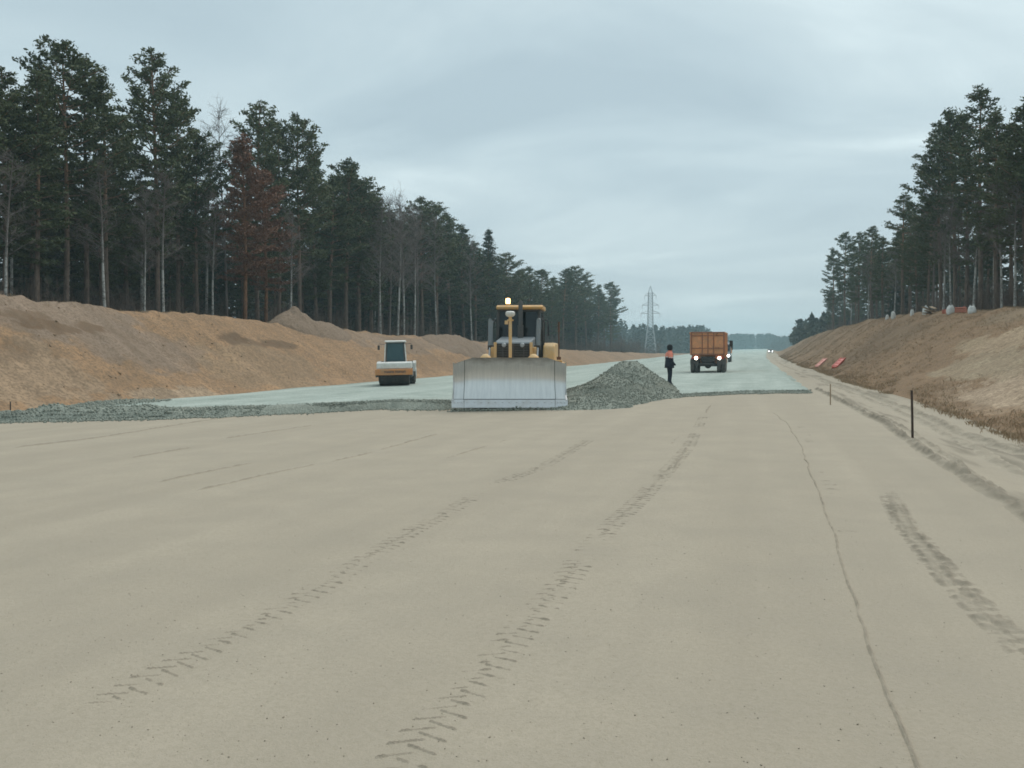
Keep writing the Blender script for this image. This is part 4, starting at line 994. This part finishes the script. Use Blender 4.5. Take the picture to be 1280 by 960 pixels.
pane((-xw, y1-ins, z0), (-xw, y0+ins, z0), (-xt, y0+.08+ins, z1), (-xt, y1-ins, z1)); pane((xw-ins, y1, z0), (-xw+ins, y1, z0), (-xt+ins, y1, z1), (xt-ins, y1, z1))
g.build('windows', M['glass_teal'], rc)
g = MB(); g.prism([(1.55, 2.50), (1.5, 2.56), (1.62, 2.61), (3.1, 2.61), (3.2, 2.50)], -.60, .60); g.build('cab_roof', M['white'], rc, bevel=.03)
g = MB(); g.box((0, 2.5, 1.5), (.5, .5, .16)); g.box((0, 2.75, 1.85), (.5, .12, .7)); g.tube([(0, 2.0, 1.4), (0, 2.15, 1.75)], .03, 8); g.lathe([(.17, 0), (.19, .02), (.17, .04)], (0, 2.15, 1.75), n=16); g.build('operator_seat', M['black'], rc, bevel=.02)
for s in (-1, 1):
    g = MB(); g.tube([(s*.52, 1.8, 2.38), (s*.94, 1.65, 2.42), (s*.96, 1.65, 2.32)], .014, 6); g.box((s*.96, 1.64, 2.2), (.13, .05, .26)); g.build('mirror', M['black'], rc)
    g = MB(); g.box((s*.60, 1.66, 1.86), (.06, .06, 1.1), (0, s*R(-4), 0)); g.build('cab_guard', M['white'], rc)
    g = MB(); g.lathe([(.3, -.26), (.58, -.25), (.66, -.16), (.66, .16), (.58, .25), (.3, .26)], (s*.86, 3.5, .66), 'x', 28)
    for k in range(20):
        a = 2*math.pi*k/20; g.box((s*.86, 3.5+.67*math.cos(a), .66+.67*math.sin(a)), (.46, .05, .08), (a+math.pi/2, 0, .5*(1 if k % 2 else -1)))
    t_ = g.build('wheel', M['rubber'], rl, smooth_deg=35); g = MB(); g.lathe([(.08, 0), (.3, .02), (.3, .1)], (s*.86+s*.2, 3.5, .66), 'x', 20); g.build('rim', M['white'], t_)
    g = MB(); g.prism([(2.3, .75), (2.35, 1.25), (2.6, 1.38), (4.2, 1.38), (4.3, .95), (3.9, 1.3), (3.1, 1.32), (2.85, .9)], s*1.06-.08, s*1.06+.08); g.build('fender', M['white'], rl, bevel=.02)
g = MB(); g.prism([(3.05, .7), (3.05, 1.55), (4.5, 1.5), (4.8, 1.2), (4.8, .7)], -.6, .6); g.build('engine_hood', M['orange'], rl, bevel=.05)

# ================================================================== TRUCKS
def wheel(parent, x, y, r, w, side):
    g = MB(); g.lathe([(r*.55, -w/2), (r*.9, -w/2), (r, -w*.36), (r, w*.36), (r*.9, w/2), (r*.55, w/2)], (x, y, r), 'x', 28)
    for k in range(26):
        a = 2*math.pi*k/26; g.box((x, y+r*math.cos(a), r+r*math.sin(a)), (w*.8, .05, .03), (a+math.pi/2, 0, 0))
    t_ = g.build('wheel', M['rubber'], parent, smooth_deg=35)
    g = MB(); g.lathe([(.001, 0), (r*.3, .02), (r*.36, -.05*side), (r*.55, -.05*side), (r*.56, .05*side)], (x+side*w*.3, y, r), 'x', 20); g.build('rim', M['dark'], t_, smooth_deg=40)
bx, by = hit(884.5, 466, GT)
M['stake_orange'] = paint('darker_orange', (.33, .11, .05), .6, (.2, .12, .08), .8)  # darker orange than the tailgate sheet, for its ribs and the lamp boards
tk = empty('dump_truck', (bx, by, float(bed_z(bx, by))+GT), R(0)); tk.scale = (1, 1, 1.09)
tag(tk, 'orange dump truck seen from behind with its reversing lamps lit', 'dump truck')
for y in (.55, 1.9):
    for s in (-1, 1):
        wheel(tk, s*.80, y, .5, .27, 1 if s > 0 else -1); wheel(tk, s*1.12, y, .5, .27, s)
for s in (-1, 1): wheel(tk, s*1.05, 5.3, .5, .3, s)
g = MB(); g.box((-.42, 3.0, .95), (.1, 6.2, .26)); g.box((.42, 3.0, .95), (.1, 6.2, .26)); g.box((0, .12, .92), (1.0, .12, .36)); g.box((0, .55, .52), (1.9, .18, .18)); g.box((0, 1.9, .52), (1.9, .18, .18))
g.lathe([(.05, -.16), (.24, -.1), (.28, 0), (.24, .1), (.05, .16)], (0, .55, .56), 'y', 16); g.box((0, .02, .60), (1.15, .1, .16)); g.box((0, 1.2, .62), (.9, .9, .3)); g.build('chassis', M['black'], tk, bevel=.01)
g = MB()
for s in (-1, 1): g.box((s*1.235, 2.45, 1.95), (.06, 4.7, 1.45))
for s in (-1, 1):
    for k in range(7): g.box((s*1.275, .4+k*.68, 1.9), (.05, .1, 1.4))
    g.box((s*1.265, 2.45, 2.70), (.10, 4.7, .12))
g.box((0, 2.45, 1.26), (2.42, 4.7, .1)); g.box((0, 4.78, 1.95), (2.42, .06, 1.5)); g.box((0, 5.4, 2.72), (2.3, 1.2, .06)); db = g.build('dump_body', M['truck'], tk, bevel=.012)
g = MB(); g.box((0, .06, 2.0), (2.40, .06, 1.56)); g.mi = 1
for z in (2.74, 2.52, 1.66, 1.26): g.box((0, .0, z), (2.44, .10, .07 if z > 2.6 or z < 1.3 else .045))
for x in (-1.18, -.39, .02, .43, 1.18): g.box((x, .004, 1.98), (.055 if abs(x) < 1 else .09, .095, 1.55))
for x in (-.55, .6, .78): g.box((x, -.03, 1.68), (.07, .06, .09))
tg = g.build('tailgate', [M['truck'], M['stake_orange']], db, bevel=.008)
g = MB(); g.tube([(.78, -.04, 2.5), (.6, -.05, 2.56), (.72, -.05, 2.68)], .022, 6); g.build('latch_chain', M['black'], tg)
g = MB(); g.box((-.85, .1, 1.1), (.62, .06, .26)); g.box((.85, .1, 1.1), (.62, .06, .26)); g.build('lamp_board', M['stake_orange'], tk, bevel=.01)
for s in (-1, 1):
    g = MB(); g.lathe([(.085, -.02), (.105, .03), (.1, .05)], (s*.84, .04, 1.0), 'y', 18); g.build('reversing_lamp', M['lamp'], tk, smooth_deg=40)
    g = MB(); g.box((s*1.12, .04, 1.0), (.12, .06, .14)); g.build('tail_light', M['lamp_red'], tk, bevel=.01)
    g = MB(); g.box((s*.96, .08, .72), (.62, .02, .34)); g.build('mudflap', M['rubber'], tk)
    g = MB(); g.tube([(s*1.15, 5.9, 2.2), (s*1.55, 5.9, 2.25), (s*1.55, 5.9, 1.7)], .02, 6); g.box((s*1.54, 5.88, 2.02), (.26, .08, .44)); g.build('mirror', M['black'], tk, bevel=.02)
g = MB(); g.prism([(5.0, .9), (5.0, 2.6), (5.2, 2.68), (6.3, 2.68), (6.65, 1.7), (6.7, .55), (5.9, .55), (5.8, .9)], -1.2, 1.2); cb = g.build('cab', M['truck'], tk, bevel=.05)
g = MB(); g.prism([(6.40, 2.52), (6.66, 1.76), (6.68, 1.77), (6.42, 2.53)], -1.08, 1.08); g.build('windscreen', M['glass'], cb)

def far_truck(px, py, name, label, cat, s_, colr, cabz):
    bx, by = hit(px, py, GT)
    t = empty(name, (bx, by, float(bed_z(bx, by))+GT), R(-1)); t.scale = (s_,)*3; tag(t, label, cat)
    for s in (-1, 1): wheel(t, s*1.0, 1.2, .5, .32, s); wheel(t, s*1.0, 4.6, .5, .34, s)
    g = MB(); g.prism([(.0, .55), (-.06, 1.5), (.12, 2.6), (.4, cabz), (1.9, cabz), (1.95, .9), (1.8, .8), (.6, .8), (.55, .55)], -1.2, 1.2); c = g.build('cab', colr, t, bevel=.05)
    g = MB(); g.prism([(-.04, 1.62), (.1, 2.45), (.08, 2.46), (-.07, 1.62)], -1.08, 1.08); g.build('windscreen', M['glass'], c)
    g = MB(); g.box((0, -.1, .62), (2.36, .2, .34)); g.box((0, -.06, 1.15), (1.3, .06, .32)); g.build('bumper', M['dark'], c, bevel=.03)
    for s in (-1, 1):
        g = MB(); g.lathe([(.13, -.03), (.15, .03), (.1, .05)], (s*.95, -.18, .95), 'y', 14); g.lathe([(.10, -.03), (.11, .03), (.1, .05)], (s*.40, -.18, .98), 'y', 14); g.build('headlight', M['head'], c)
        g = MB(); g.tube([(s*1.2, .2, 2.3), (s*1.45, .1, 2.3)], .02, 6); g.box((s*1.44, .08, 2.0), (.16, .08, .5)); g.build('mirror', M['black'], c)
    g = MB(); g.box((0, 3.6, 1.9), (2.4, 3.4, 1.3), taper=(1.04, 1.04)); g.box((0, 3.2, .9), (.9, 5, .24)); g.build('dump_body', M['truck'], t, bevel=.02)
far_truck(902, 453, 'dump_truck', 'second truck with white headlights on, half hidden behind the orange dump truck', 'dump truck', 1.0, M['greyblue'], 2.75)
# far car at the end of the road
cy = 330; cx = 5.1
t = empty('car', (cx, cy, float(bed_z(cx, cy))+.02), 0); tag(t, 'tiny distant car with one bright headlight where the road meets the right bank', 'car')
g = MB(); g.prism([(0, .3), (0, .75), (.9, .95), (1.6, 1.45), (3.2, 1.45), (3.9, 1.0), (4.2, .9), (4.2, .3)], -.85, .85); c = g.build('body', M['dark'], t, bevel=.06)
g = MB(); g.prism([(.92, .98), (1.58, 1.42), (1.56, 1.44), (.88, 1.0)], -.7, .7); g.build('windscreen', M['glass'], c)
for s in (-1, 1):
    g = MB(); g.lathe([(.10, -.03), (.11, .03), (.1, .06)], (s*.6, -.02, .68), 'y', 12); g.build('headlight', M['head'], t)
    for y in (.8, 3.3): wheel(t, s*.75, y, .31, .2, s)

# ================================================================== PERSON
def person():
    px_, py_ = hit(837, 482, GT); z = float(bed_z(px_, py_))+GT-.01
    J = dict(pel=(0, 0, .98, .155, .12), ab=(0, .01, 1.12, .155, .12), ch=(0, .015, 1.32, .175, .13), nk0=(0, .0, 1.47, .09, .08), nk=(0, -.01, 1.53, .062, .062), hd0=(0, -.03, 1.59, .072, .085), hd1=(0, -.04, 1.68, .083, .10), hd2=(0, -.03, 1.76, .07, .085))
    E = [('pel', 'ab'), ('ab', 'ch'), ('ch', 'nk0'), ('nk0', 'nk'), ('nk', 'hd0'), ('hd0', 'hd1'), ('hd1', 'hd2')]
    J['ns'] = (0, -.145, 1.665, .017, .02); E.append(('hd1', 'ns'))
    for s, n in ((-1, 'l'), (1, 'r')):
        J['sh'+n] = (s*.185, .01, 1.43, .075, .075); J['el'+n] = (s*.275, .05, 1.15, .062, .062); J['wr'+n] = (s*.235, -.13, .97, .052, .052); J['ha'+n] = (s*.17, -.2, .93, .045, .045)
        J['hp'+n] = (s*.095, 0, .90, .105, .105); J['kn'+n] = (s*.11, -.02-.02*s, .50, .078, .078); J['an'+n] = (s*.12, .02-.03*s, .11, .062, .065); J['to'+n] = (s*.14, -.15-.03*s, .05, .05, .04); J['he'+n] = (s*.12, .06-.03*s, .05, .05, .045)
        E += [('ch', 'sh'+n), ('sh'+n, 'el'+n), ('el'+n, 'wr'+n), ('wr'+n, 'ha'+n), ('pel', 'hp'+n), ('hp'+n, 'kn'+n), ('kn'+n, 'an'+n), ('an'+n, 'to'+n), ('an'+n, 'he'+n)]
    K = list(J); me = bpy.data.meshes.new('skel'); me.from_pydata([J[k][:3] for k in K], [(K.index(a), K.index(b)) for a, b in E], [])
    sk = me.skin_vertices.new() if hasattr(me.skin_vertices, 'new') else None
    o = bpy.data.objects.new('skel', me); COL.objects.link(o)
    if not me.skin_vertices:
        bm = bmesh.new(); bm.from_mesh(me); bm.verts.layers.skin.verify(); bm.to_mesh(me); bm.free()
    for k, v in zip(K, me.skin_vertices[0].data): v.radius = J[k][3:5]; v.use_root = (k == 'pel')
    o.modifiers.new('skin', 'SKIN').use_smooth_shade = True; ss = o.modifiers.new('ss', 'SUBSURF'); ss.levels = ss.render_levels = 2
    dg = bpy.context.evaluated_depsgraph_get(); bme = bpy.data.meshes.new_from_object(o.evaluated_get(dg)); bpy.data.objects.remove(o)
    for m_ in ('navy', 'skin', 'black'): bme.materials.append(M[m_])
    co = np.array([v.co[:] for v in bme.vertices])
    for p in bme.polygons:
        c = p.center; p.material_index = 1 if c.z > 1.535 else (2 if c.z < .09 else 0); p.use_smooth = True
    body = bpy.data.objects.new('person', bme); COL.objects.link(body); body.location = (px_, py_, z); body.rotation_euler.z = R(118); body.scale = (1.03, 1.03, 1.035)
    tag(body, 'worker in navy overalls with orange hi-vis shoulders standing beside the gravel heap', 'person')
    def shell(name, cond, off, mats, mfun=None):
        v = []; f = []; mp = {}; mi = []
        for p in bme.polygons:
            if cond(p.center):
                ff = []
                for i in p.vertices:
                    if i not in mp: mp[i] = len(v); q = bme.vertices[i]; v.append(q.co+q.normal*off)
                    ff.append(mp[i])
                f.append(ff); mi.append(mfun(p.center) if mfun else 0)
        m2 = bpy.data.meshes.new(name); m2.from_pydata(v, [], f)
        for m_ in mats: m2.materials.append(m_)
        m2.polygons.foreach_set('material_index', mi); m2.shade_smooth()
        ob = bpy.data.objects.new(name, m2); COL.objects.link(ob); ob.parent = body
        so = ob.modifiers.new('thick', 'SOLIDIFY'); so.thickness = .015; so.offset = 1; return ob
    shell('hi_vis_jacket', lambda c: 1.24 < c.z < 1.565, .014, [M['hivis'], M['reflect'], M['navy']], lambda c: 1 if 1.25 < c.z < 1.285 else (2 if (c.y < -.03 and c.z < 1.45) else 0))
    g = MB(); n_ = 28; prof = [(1.27, .245, .165), (1.1, .25, .175), (.95, .265, .19), (.80, .285, .205)]
    vs = [((a+.0)*math.cos(2*math.pi*k/n_), b*math.sin(2*math.pi*k/n_)+.01, zz) for zz, a, b in prof for k in range(n_)]
    g.add(vs, [(i*n_+k, i*n_+(k+1) % n_, (i+1)*n_+(k+1) % n_, (i+1)*n_+k) for i in range(3) for k in range(n_)])
    jk = g.build('jacket_skirt', M['navy'], body, smooth_deg=60); so = jk.modifiers.new('t', 'SOLIDIFY'); so.thickness = .015
    g = MB(); g.lathe([(.085, -.115), (.115, -.07), (.13, -.02), (.128, .05), (.105, .11), (.06, .145), (.0001, .155)], (0, -.015, 1.70), n=24); hd = g.build('knit_hat', M['hat'], body, smooth_deg=60)
person()

# ================================================================== PYLON
cx, cy, d = at_lateral(813, -52); PH = EYE+(HOR-357)/F*d; pz = float(gz(cx, cy))
py_ = empty('power_pylon', (cx, cy, pz-.2), R(12)); tag(py_, 'grey steel lattice power pylon beyond the end of the left forest', 'pylon')
Hh_ = PH-pz; hw = lambda z: np.interp(z/Hh_, [0, .42, .9, 1], [3.0, 1.35, 1.0, .08])
LG = [MB() for _ in range(4)]; lv = np.r_[np.linspace(0, .42, 6), np.linspace(.42, .9, 12)[1:]]*Hh_
cn = lambda z: [(sx*hw(z), sy*hw(z), z) for sx, sy in ((-1, -1), (1, -1), (1, 1), (-1, 1))]
for a, b in zip(lv[:-1], lv[1:]):
    A, B = cn(a), cn(b)
    for i in range(4): LG[i].tube([A[i], B[i]], .15, 4)
for g in LG: g.build('tower_leg', M['galv'], py_)
L = MB()
for a, b in zip(lv[:-1], lv[1:]):
    A, B = cn(a), cn(b)
    for i in range(4): L.tube([A[i], B[(i+1) % 4]], .07, 3); L.tube([A[(i+1) % 4], B[i]], .07, 3); L.tube([B[i], B[(i+1) % 4]], .07, 3)
L.build('bracing', M['galv'], py_)
L = MB(); top = cn(.9*Hh_)
for i in range(4): L.tube([top[i], (0, 0, Hh_)], .11, 4)
L.build('peak', M['galv'], py_)
for zf, ln in ((.86, 2.9), (.72, 4.2), (.60, 4.8)):
    L = MB(); z = zf*Hh_; w = hw(z)
    for s in (-1, 1):
        for yy in (-w, w): L.tube([(s*w, yy, z), (s*ln, 0, z+.1)], .1, 4); L.tube([(s*w, yy, z+1.5), (s*ln, 0, z+.1)], .08, 4)
        L.tube([(s*ln, 0, z), (s*ln, 0, z-1.8)], .09, 5)
    L.build('crossarm', M['galv'], py_)

# ================================================================== SMALL THINGS
def stake(px, y0, y1, r, mat, label, lean=0, name='marker_stake'):
    x, y = hit(px, y1); d = math.hypot(x, y); dep = -x*ST+y*CT; h_ = (y1-y0)/F*dep
    g = MB(); g.tube([(0, 0, -.3), (lean*.5, 0, h_*.5), (lean, 0, h_)], [r, r*.95, r*.9], 8); o = g.build(name, mat, None, smooth_deg=40); o.location = (x, y, float(gz(x, y))); tag(o, label, 'stake'); return o
stake(1141, 488, 549, .024, M['wood'], 'tall dark marker stake standing in the sandy verge on the right', -.02)
stake(1038, 480, 506, .02, M['palewood'], 'thin pale stake at the right edge of the gravel layer')
stake(13, 502, 521, .022, M['wood'], 'short dark stake behind the gravel pile at the left picture edge')
def slab(p0, p1, w, t, mat, label):
    a = hit(*p0); b = hit(*p1); A = Vector((*a, float(gz(*a))+.12)); B = Vector((*b, float(gz(*b))+.12)); d = B-A; L_ = d.length
    g = MB(); g.box((0, 0, 0), (w, L_, t)); 
    for k in (-.42, -.14, .14, .42): g.box((0, k*L_, t/2+.02), (w*.92, .12, .05))
    for s in (-1, 1): g.box((s*w*.46, 0, t/2+.02), (.06, L_*.98, .06))
    o = g.build('plastic_barrier', mat, None, bevel=.02); o.location = (A+B)/2; q = d.to_track_quat('Y', 'Z'); o.rotation_mode = 'QUATERNION'; o.rotation_quaternion = q; tag(o, label, 'barrier')
slab((1043, 461), (1054, 450), .42, .14, M['redplastic'], 'bright red plastic barrier lying on the right bank slope')
slab((1021, 460), (1032, 450), .36, .12, M['pink'], 'faded pink plastic barrier lying on the right bank slope')
def sack(px, py, w, h_, label, seed, mat='bag', sq=1.0, name='sack', cat='sack'):
    x, y = hit(px, py); y -= 0; dep = -x*ST+y*CT; k = dep/F; W_, H_ = w*k, h_*k
    g = MB(); n_ = 20; m_ = 10; r2 = np.random.default_rng(seed); vs = []
    for j in range(m_+1):
        t = j/m_; pr = (math.sin(math.pi*(.06+.90*t)))**.2*(1-.2*t)
        for i in range(n_):
            a = 2*math.pi*i/n_; c_, s_ = math.cos(a), math.sin(a); q = 1/max(abs(c_), abs(s_))**.85; rr_ = pr*q*(1+.09*float(fbm(a*1.3+seed, t*3, 3)))
            vs.append((W_/2*rr_*c_, W_/2*rr_*s_*sq, H_*(t*(1+.06*float(fbm(a+seed, 2, 2))))))
    g.add(vs, [(j*n_+i, j*n_+(i+1) % n_, (j+1)*n_+(i+1) % n_, (j+1)*n_+i) for j in range(m_) for i in range(n_)]+[tuple(reversed(range(n_))), tuple(m_*n_+i for i in range(n_))])
    for s in (-1, 1): g.tube([(s*W_*.3, 0, H_*.95), (s*W_*.2, 0, H_*1.12), (s*W_*.1, 0, H_*.98)], .03, 5)
    o = g.build(name, M[mat], None, smooth_deg=60); o.location = (x, y, float(gz(x, y))-.08); o.rotation_euler.z = r2.uniform(0, 1.5); o.rotation_euler.y = r2.normal(0, .08); tag(o, label, cat, 'white sacks on the right bank')
for (px, py, w, h_, lb) in [(1215, 391.5, 9.5, 10.5, 'squarish white sack, rightmost on the right bank crest'), (1188, 392, 9, 11, 'white sack left of the red netting on the right bank crest'),
                            (1157, 393, 7.5, 11, 'white sack with pale planks beside it on the right bank crest'), (1140, 394, 4.5, 8, 'slim white sack under the lower pines on the right bank crest'),
                            (1117, 398, 5.5, 9, 'pinkish white sack on the descending right bank crest'), (1109, 399, 4, 6, 'smallest white sack, leftmost on the right bank crest')]:
    sack(px, py, w, h_, lb, px)
def netting(px0, px1, py, h_, label, mat='redtape'):
    g = MB(); P = [hit(p, py) for p in np.linspace(px0, px1, 9)]; dep = -P[0][0]*ST+P[0][1]*CT; H_ = h_*dep/F; o0 = P[0]; z0 = float(gz(*o0))
    pts = [Vector((p[0]-o0[0], p[1]-o0[1], float(gz(*p))-z0)) for p in P]
    for k, p in enumerate(pts):
        hh = H_*(.7+.5*abs(float(vnoise(k*1.7, px0))))
        g.tube([p-Vector((0, 0, .1)), p+Vector((0, 0, hh))], .03, 5)
        if k:
            q = pts[k-1]
            for f_ in (.3, .6, .95): g.tube([q+Vector((0, 0, H_*f_)), (p+q)/2+Vector((0, 0, H_*(f_-.12))), p+Vector((0, 0, H_*f_*.9))], .03, 4)
    o = g.build('safety_netting', M[mat], None); o.location = (o0[0], o0[1], z0); tag(o, label, 'netting')
netting(1194, 1208, 391, 7, 'sagging red safety netting between the two right white sacks')
netting(1178, 1184, 392, 5, 'short piece of faded red netting left of a white sack on the crest')
def plank_pile(px, py, label):
    x, y = hit(px, py); g = MB()
    for k in range(5): g.box((rnd.uniform(-.2, .2), rnd.uniform(-.2, .2), .08+.11*k), (.2, 2.0, .06), (rnd.gauss(0, .12), rnd.gauss(0, .1), rnd.uniform(-.7, .7)))
    o = g.build('plank_pile', M['palewood'], None, bevel=.005); o.location = (x, y, float(gz(x, y))); tag(o, label, 'planks')
plank_pile(1164, 393, 'small heap of pale planks beside a white sack on the right bank crest')
def log(px0, py0, px1, py1, r, label):
    a, b = hit(px0, py0), hit(px1, py1); g = MB(); A = Vector((*a, float(gz(*a))+r*.8)); B = Vector((*b, float(gz(*b))+r*1.6)); m_ = (A+B)/2+Vector((0, 0, .08))
    g.tube([A-A, m_-A, B-A], [r, r*.9, r*.6], 8); g.tube([(m_-A), m_-A+Vector((.2, .3, .35))], [r*.4, r*.15], 5); o = g.build('log', M['bark'], None, smooth_deg=40); o.location = A; tag(o, label, 'log')
log(2, 368, 38, 374, .09, 'pale thin log lying along the left bank crest at the left picture edge')
log(62, 372, 74, 379, .06, 'short broken branch sticking up on the left bank crest')

# ================================================================== AIR, LIGHT, SKY, CAMERA
hz = MB(); hz.box((0, 0, 20.5), (2980, 2980, 47)); hz_o = hz.build('haze', []); hz_o['kind'] = 'stuff'
hm = bpy.data.materials.new('haze'); hm.use_nodes = True; nt = hm.node_tree; nt.nodes.remove(nt.nodes['Principled BSDF'])
pv = nt.nodes.new('ShaderNodeVolumePrincipled'); pv.inputs['Color'].default_value = (.62, .86, .94, 1); pv.inputs['Density'].default_value = HAZE; pv.inputs['Anisotropy'].default_value = 0
nt.links.new(pv.outputs[0], nt.nodes['Material Output'].inputs['Volume']); hz_o.data.materials.append(hm)

SUN_EL, SUN_AZ = R(58), R(20)
w = bpy.data.worlds.new('World'); SC.world = w; w.use_nodes = True; nt = w.node_tree; nt.nodes.clear()
N = nt.nodes.new; Lk = nt.links.new
out = N('ShaderNodeOutputWorld'); sky = N('ShaderNodeTexSky'); sky.sky_type = 'NISHITA'; sky.sun_disc = False; sky.sun_elevation = SUN_EL; sky.sun_rotation = SUN_AZ; sky.air_density = 1; sky.dust_density = 3
bg1 = N('ShaderNodeBackground'); bg1.inputs[1].default_value = .08; Lk(sky.outputs[0], bg1.inputs[0])
tc = N('ShaderNodeTexCoord'); sep = N('ShaderNodeSeparateXYZ'); Lk(tc.outputs['Generated'], sep.inputs[0])
def math_(op, a, b=None, c=None):
    m_ = N('ShaderNodeMath'); m_.operation = op
    for i, v in enumerate((a, b, c)):
        if v is None: continue
        if hasattr(v, 'is_output'): Lk(v, m_.inputs[i])
        else: m_.inputs[i].default_value = v
    return m_.outputs[0]
# cloud deck: project the view direction on a plane overhead so that clouds flatten towards the horizon
den = math_('MAXIMUM', math_('ADD', sep.outputs['Z'], .10), .03)
cmb = N('ShaderNodeCombineXYZ'); Lk(math_('DIVIDE', sep.outputs['X'], den), cmb.inputs[0]); Lk(math_('DIVIDE', sep.outputs['Y'], den), cmb.inputs[1])
mp = N('ShaderNodeMapping'); mp.inputs['Location'].default_value = CLOUD_LOC; mp.inputs['Scale'].default_value = (.55, .75, 1); mp.inputs['Rotation'].default_value = (0, 0, R(20)); Lk(cmb.outputs[0], mp.inputs[0])
n1 = N('ShaderNodeTexNoise'); n1.inputs['Scale'].default_value = 1.25; n1.inputs['Detail'].default_value = 7; n1.inputs['Roughness'].default_value = .52; n1.inputs['Distortion'].default_value = .5; Lk(mp.outputs[0], n1.inputs['Vector'])
rp = N('ShaderNodeValToRGB'); e = rp.color_ramp.elements
e[0].position = .34; e[0].color = (.40, .505, .555, 1); e[1].position = .66; e[1].color = (.65, .765, .79, 1); e.new(.45).color = (.455, .565, .61, 1); e.new(.56).color = (.525, .635, .67, 1)
Lk(n1.outputs['Fac'], rp.inputs[0])
mz = N('ShaderNodeMapRange'); mz.inputs[1].default_value = .0; mz.inputs[2].default_value = .22; mz.inputs[3].default_value = .75; mz.inputs[4].default_value = 0; Lk(sep.outputs['Z'], mz.inputs[0])
mx = N('ShaderNodeMix'); mx.data_type = 'RGBA'; Lk(mz.outputs[0], mx.inputs[0]); Lk(rp.outputs[0], mx.inputs[6]); mx.inputs[7].default_value = (.52, .61, .645, 1)
bg2 = N('ShaderNodeBackground'); bg2.inputs[1].default_value = SKY_STR; Lk(mx.outputs[2], bg2.inputs[0])
ms = N('ShaderNodeMixShader'); ms.inputs[0].default_value = .9; Lk(bg1.outputs[0], ms.inputs[1]); Lk(bg2.outputs[0], ms.inputs[2]); Lk(ms.outputs[0], out.inputs[0])
sd = bpy.data.lights.new('sun', 'SUN'); sd.energy = SUN_STR; sd.angle = R(55); sd.color = (1, .965, .92)
so = bpy.data.objects.new('sun', sd); COL.objects.link(so); so.rotation_euler = (R(90)-SUN_EL, 0, math.pi-SUN_AZ)

cd = bpy.data.cameras.new('camera'); cam = bpy.data.objects.new('camera', cd); COL.objects.link(cam)
cam.location = (0, 0, EYE); cam.rotation_euler = (R(90), 0, TH)
cd.sensor_width = 36; cd.lens = F/1280*36; cd.shift_y = -(480-HOR)/1280; cd.clip_end = 5000; cd.clip_start = .1
SC.camera = cam
SC.view_settings.view_transform = 'Standard'; SC.view_settings.look = 'None'; SC.view_settings.exposure = EXPO; SC.view_settings.gamma = 1; SC.view_settings.use_curve_mapping = False
SC.render.engine = 'CYCLES'; cy_ = SC.cycles
cy_.use_denoising = True; cy_.max_bounces = 6; cy_.diffuse_bounces = 3; cy_.glossy_bounces = 3; cy_.transmission_bounces = 4; cy_.transparent_max_bounces = 8; cy_.volume_bounces = 1
cy_.pixel_filter_type = 'BLACKMAN_HARRIS'; cy_.filter_width = 1.7
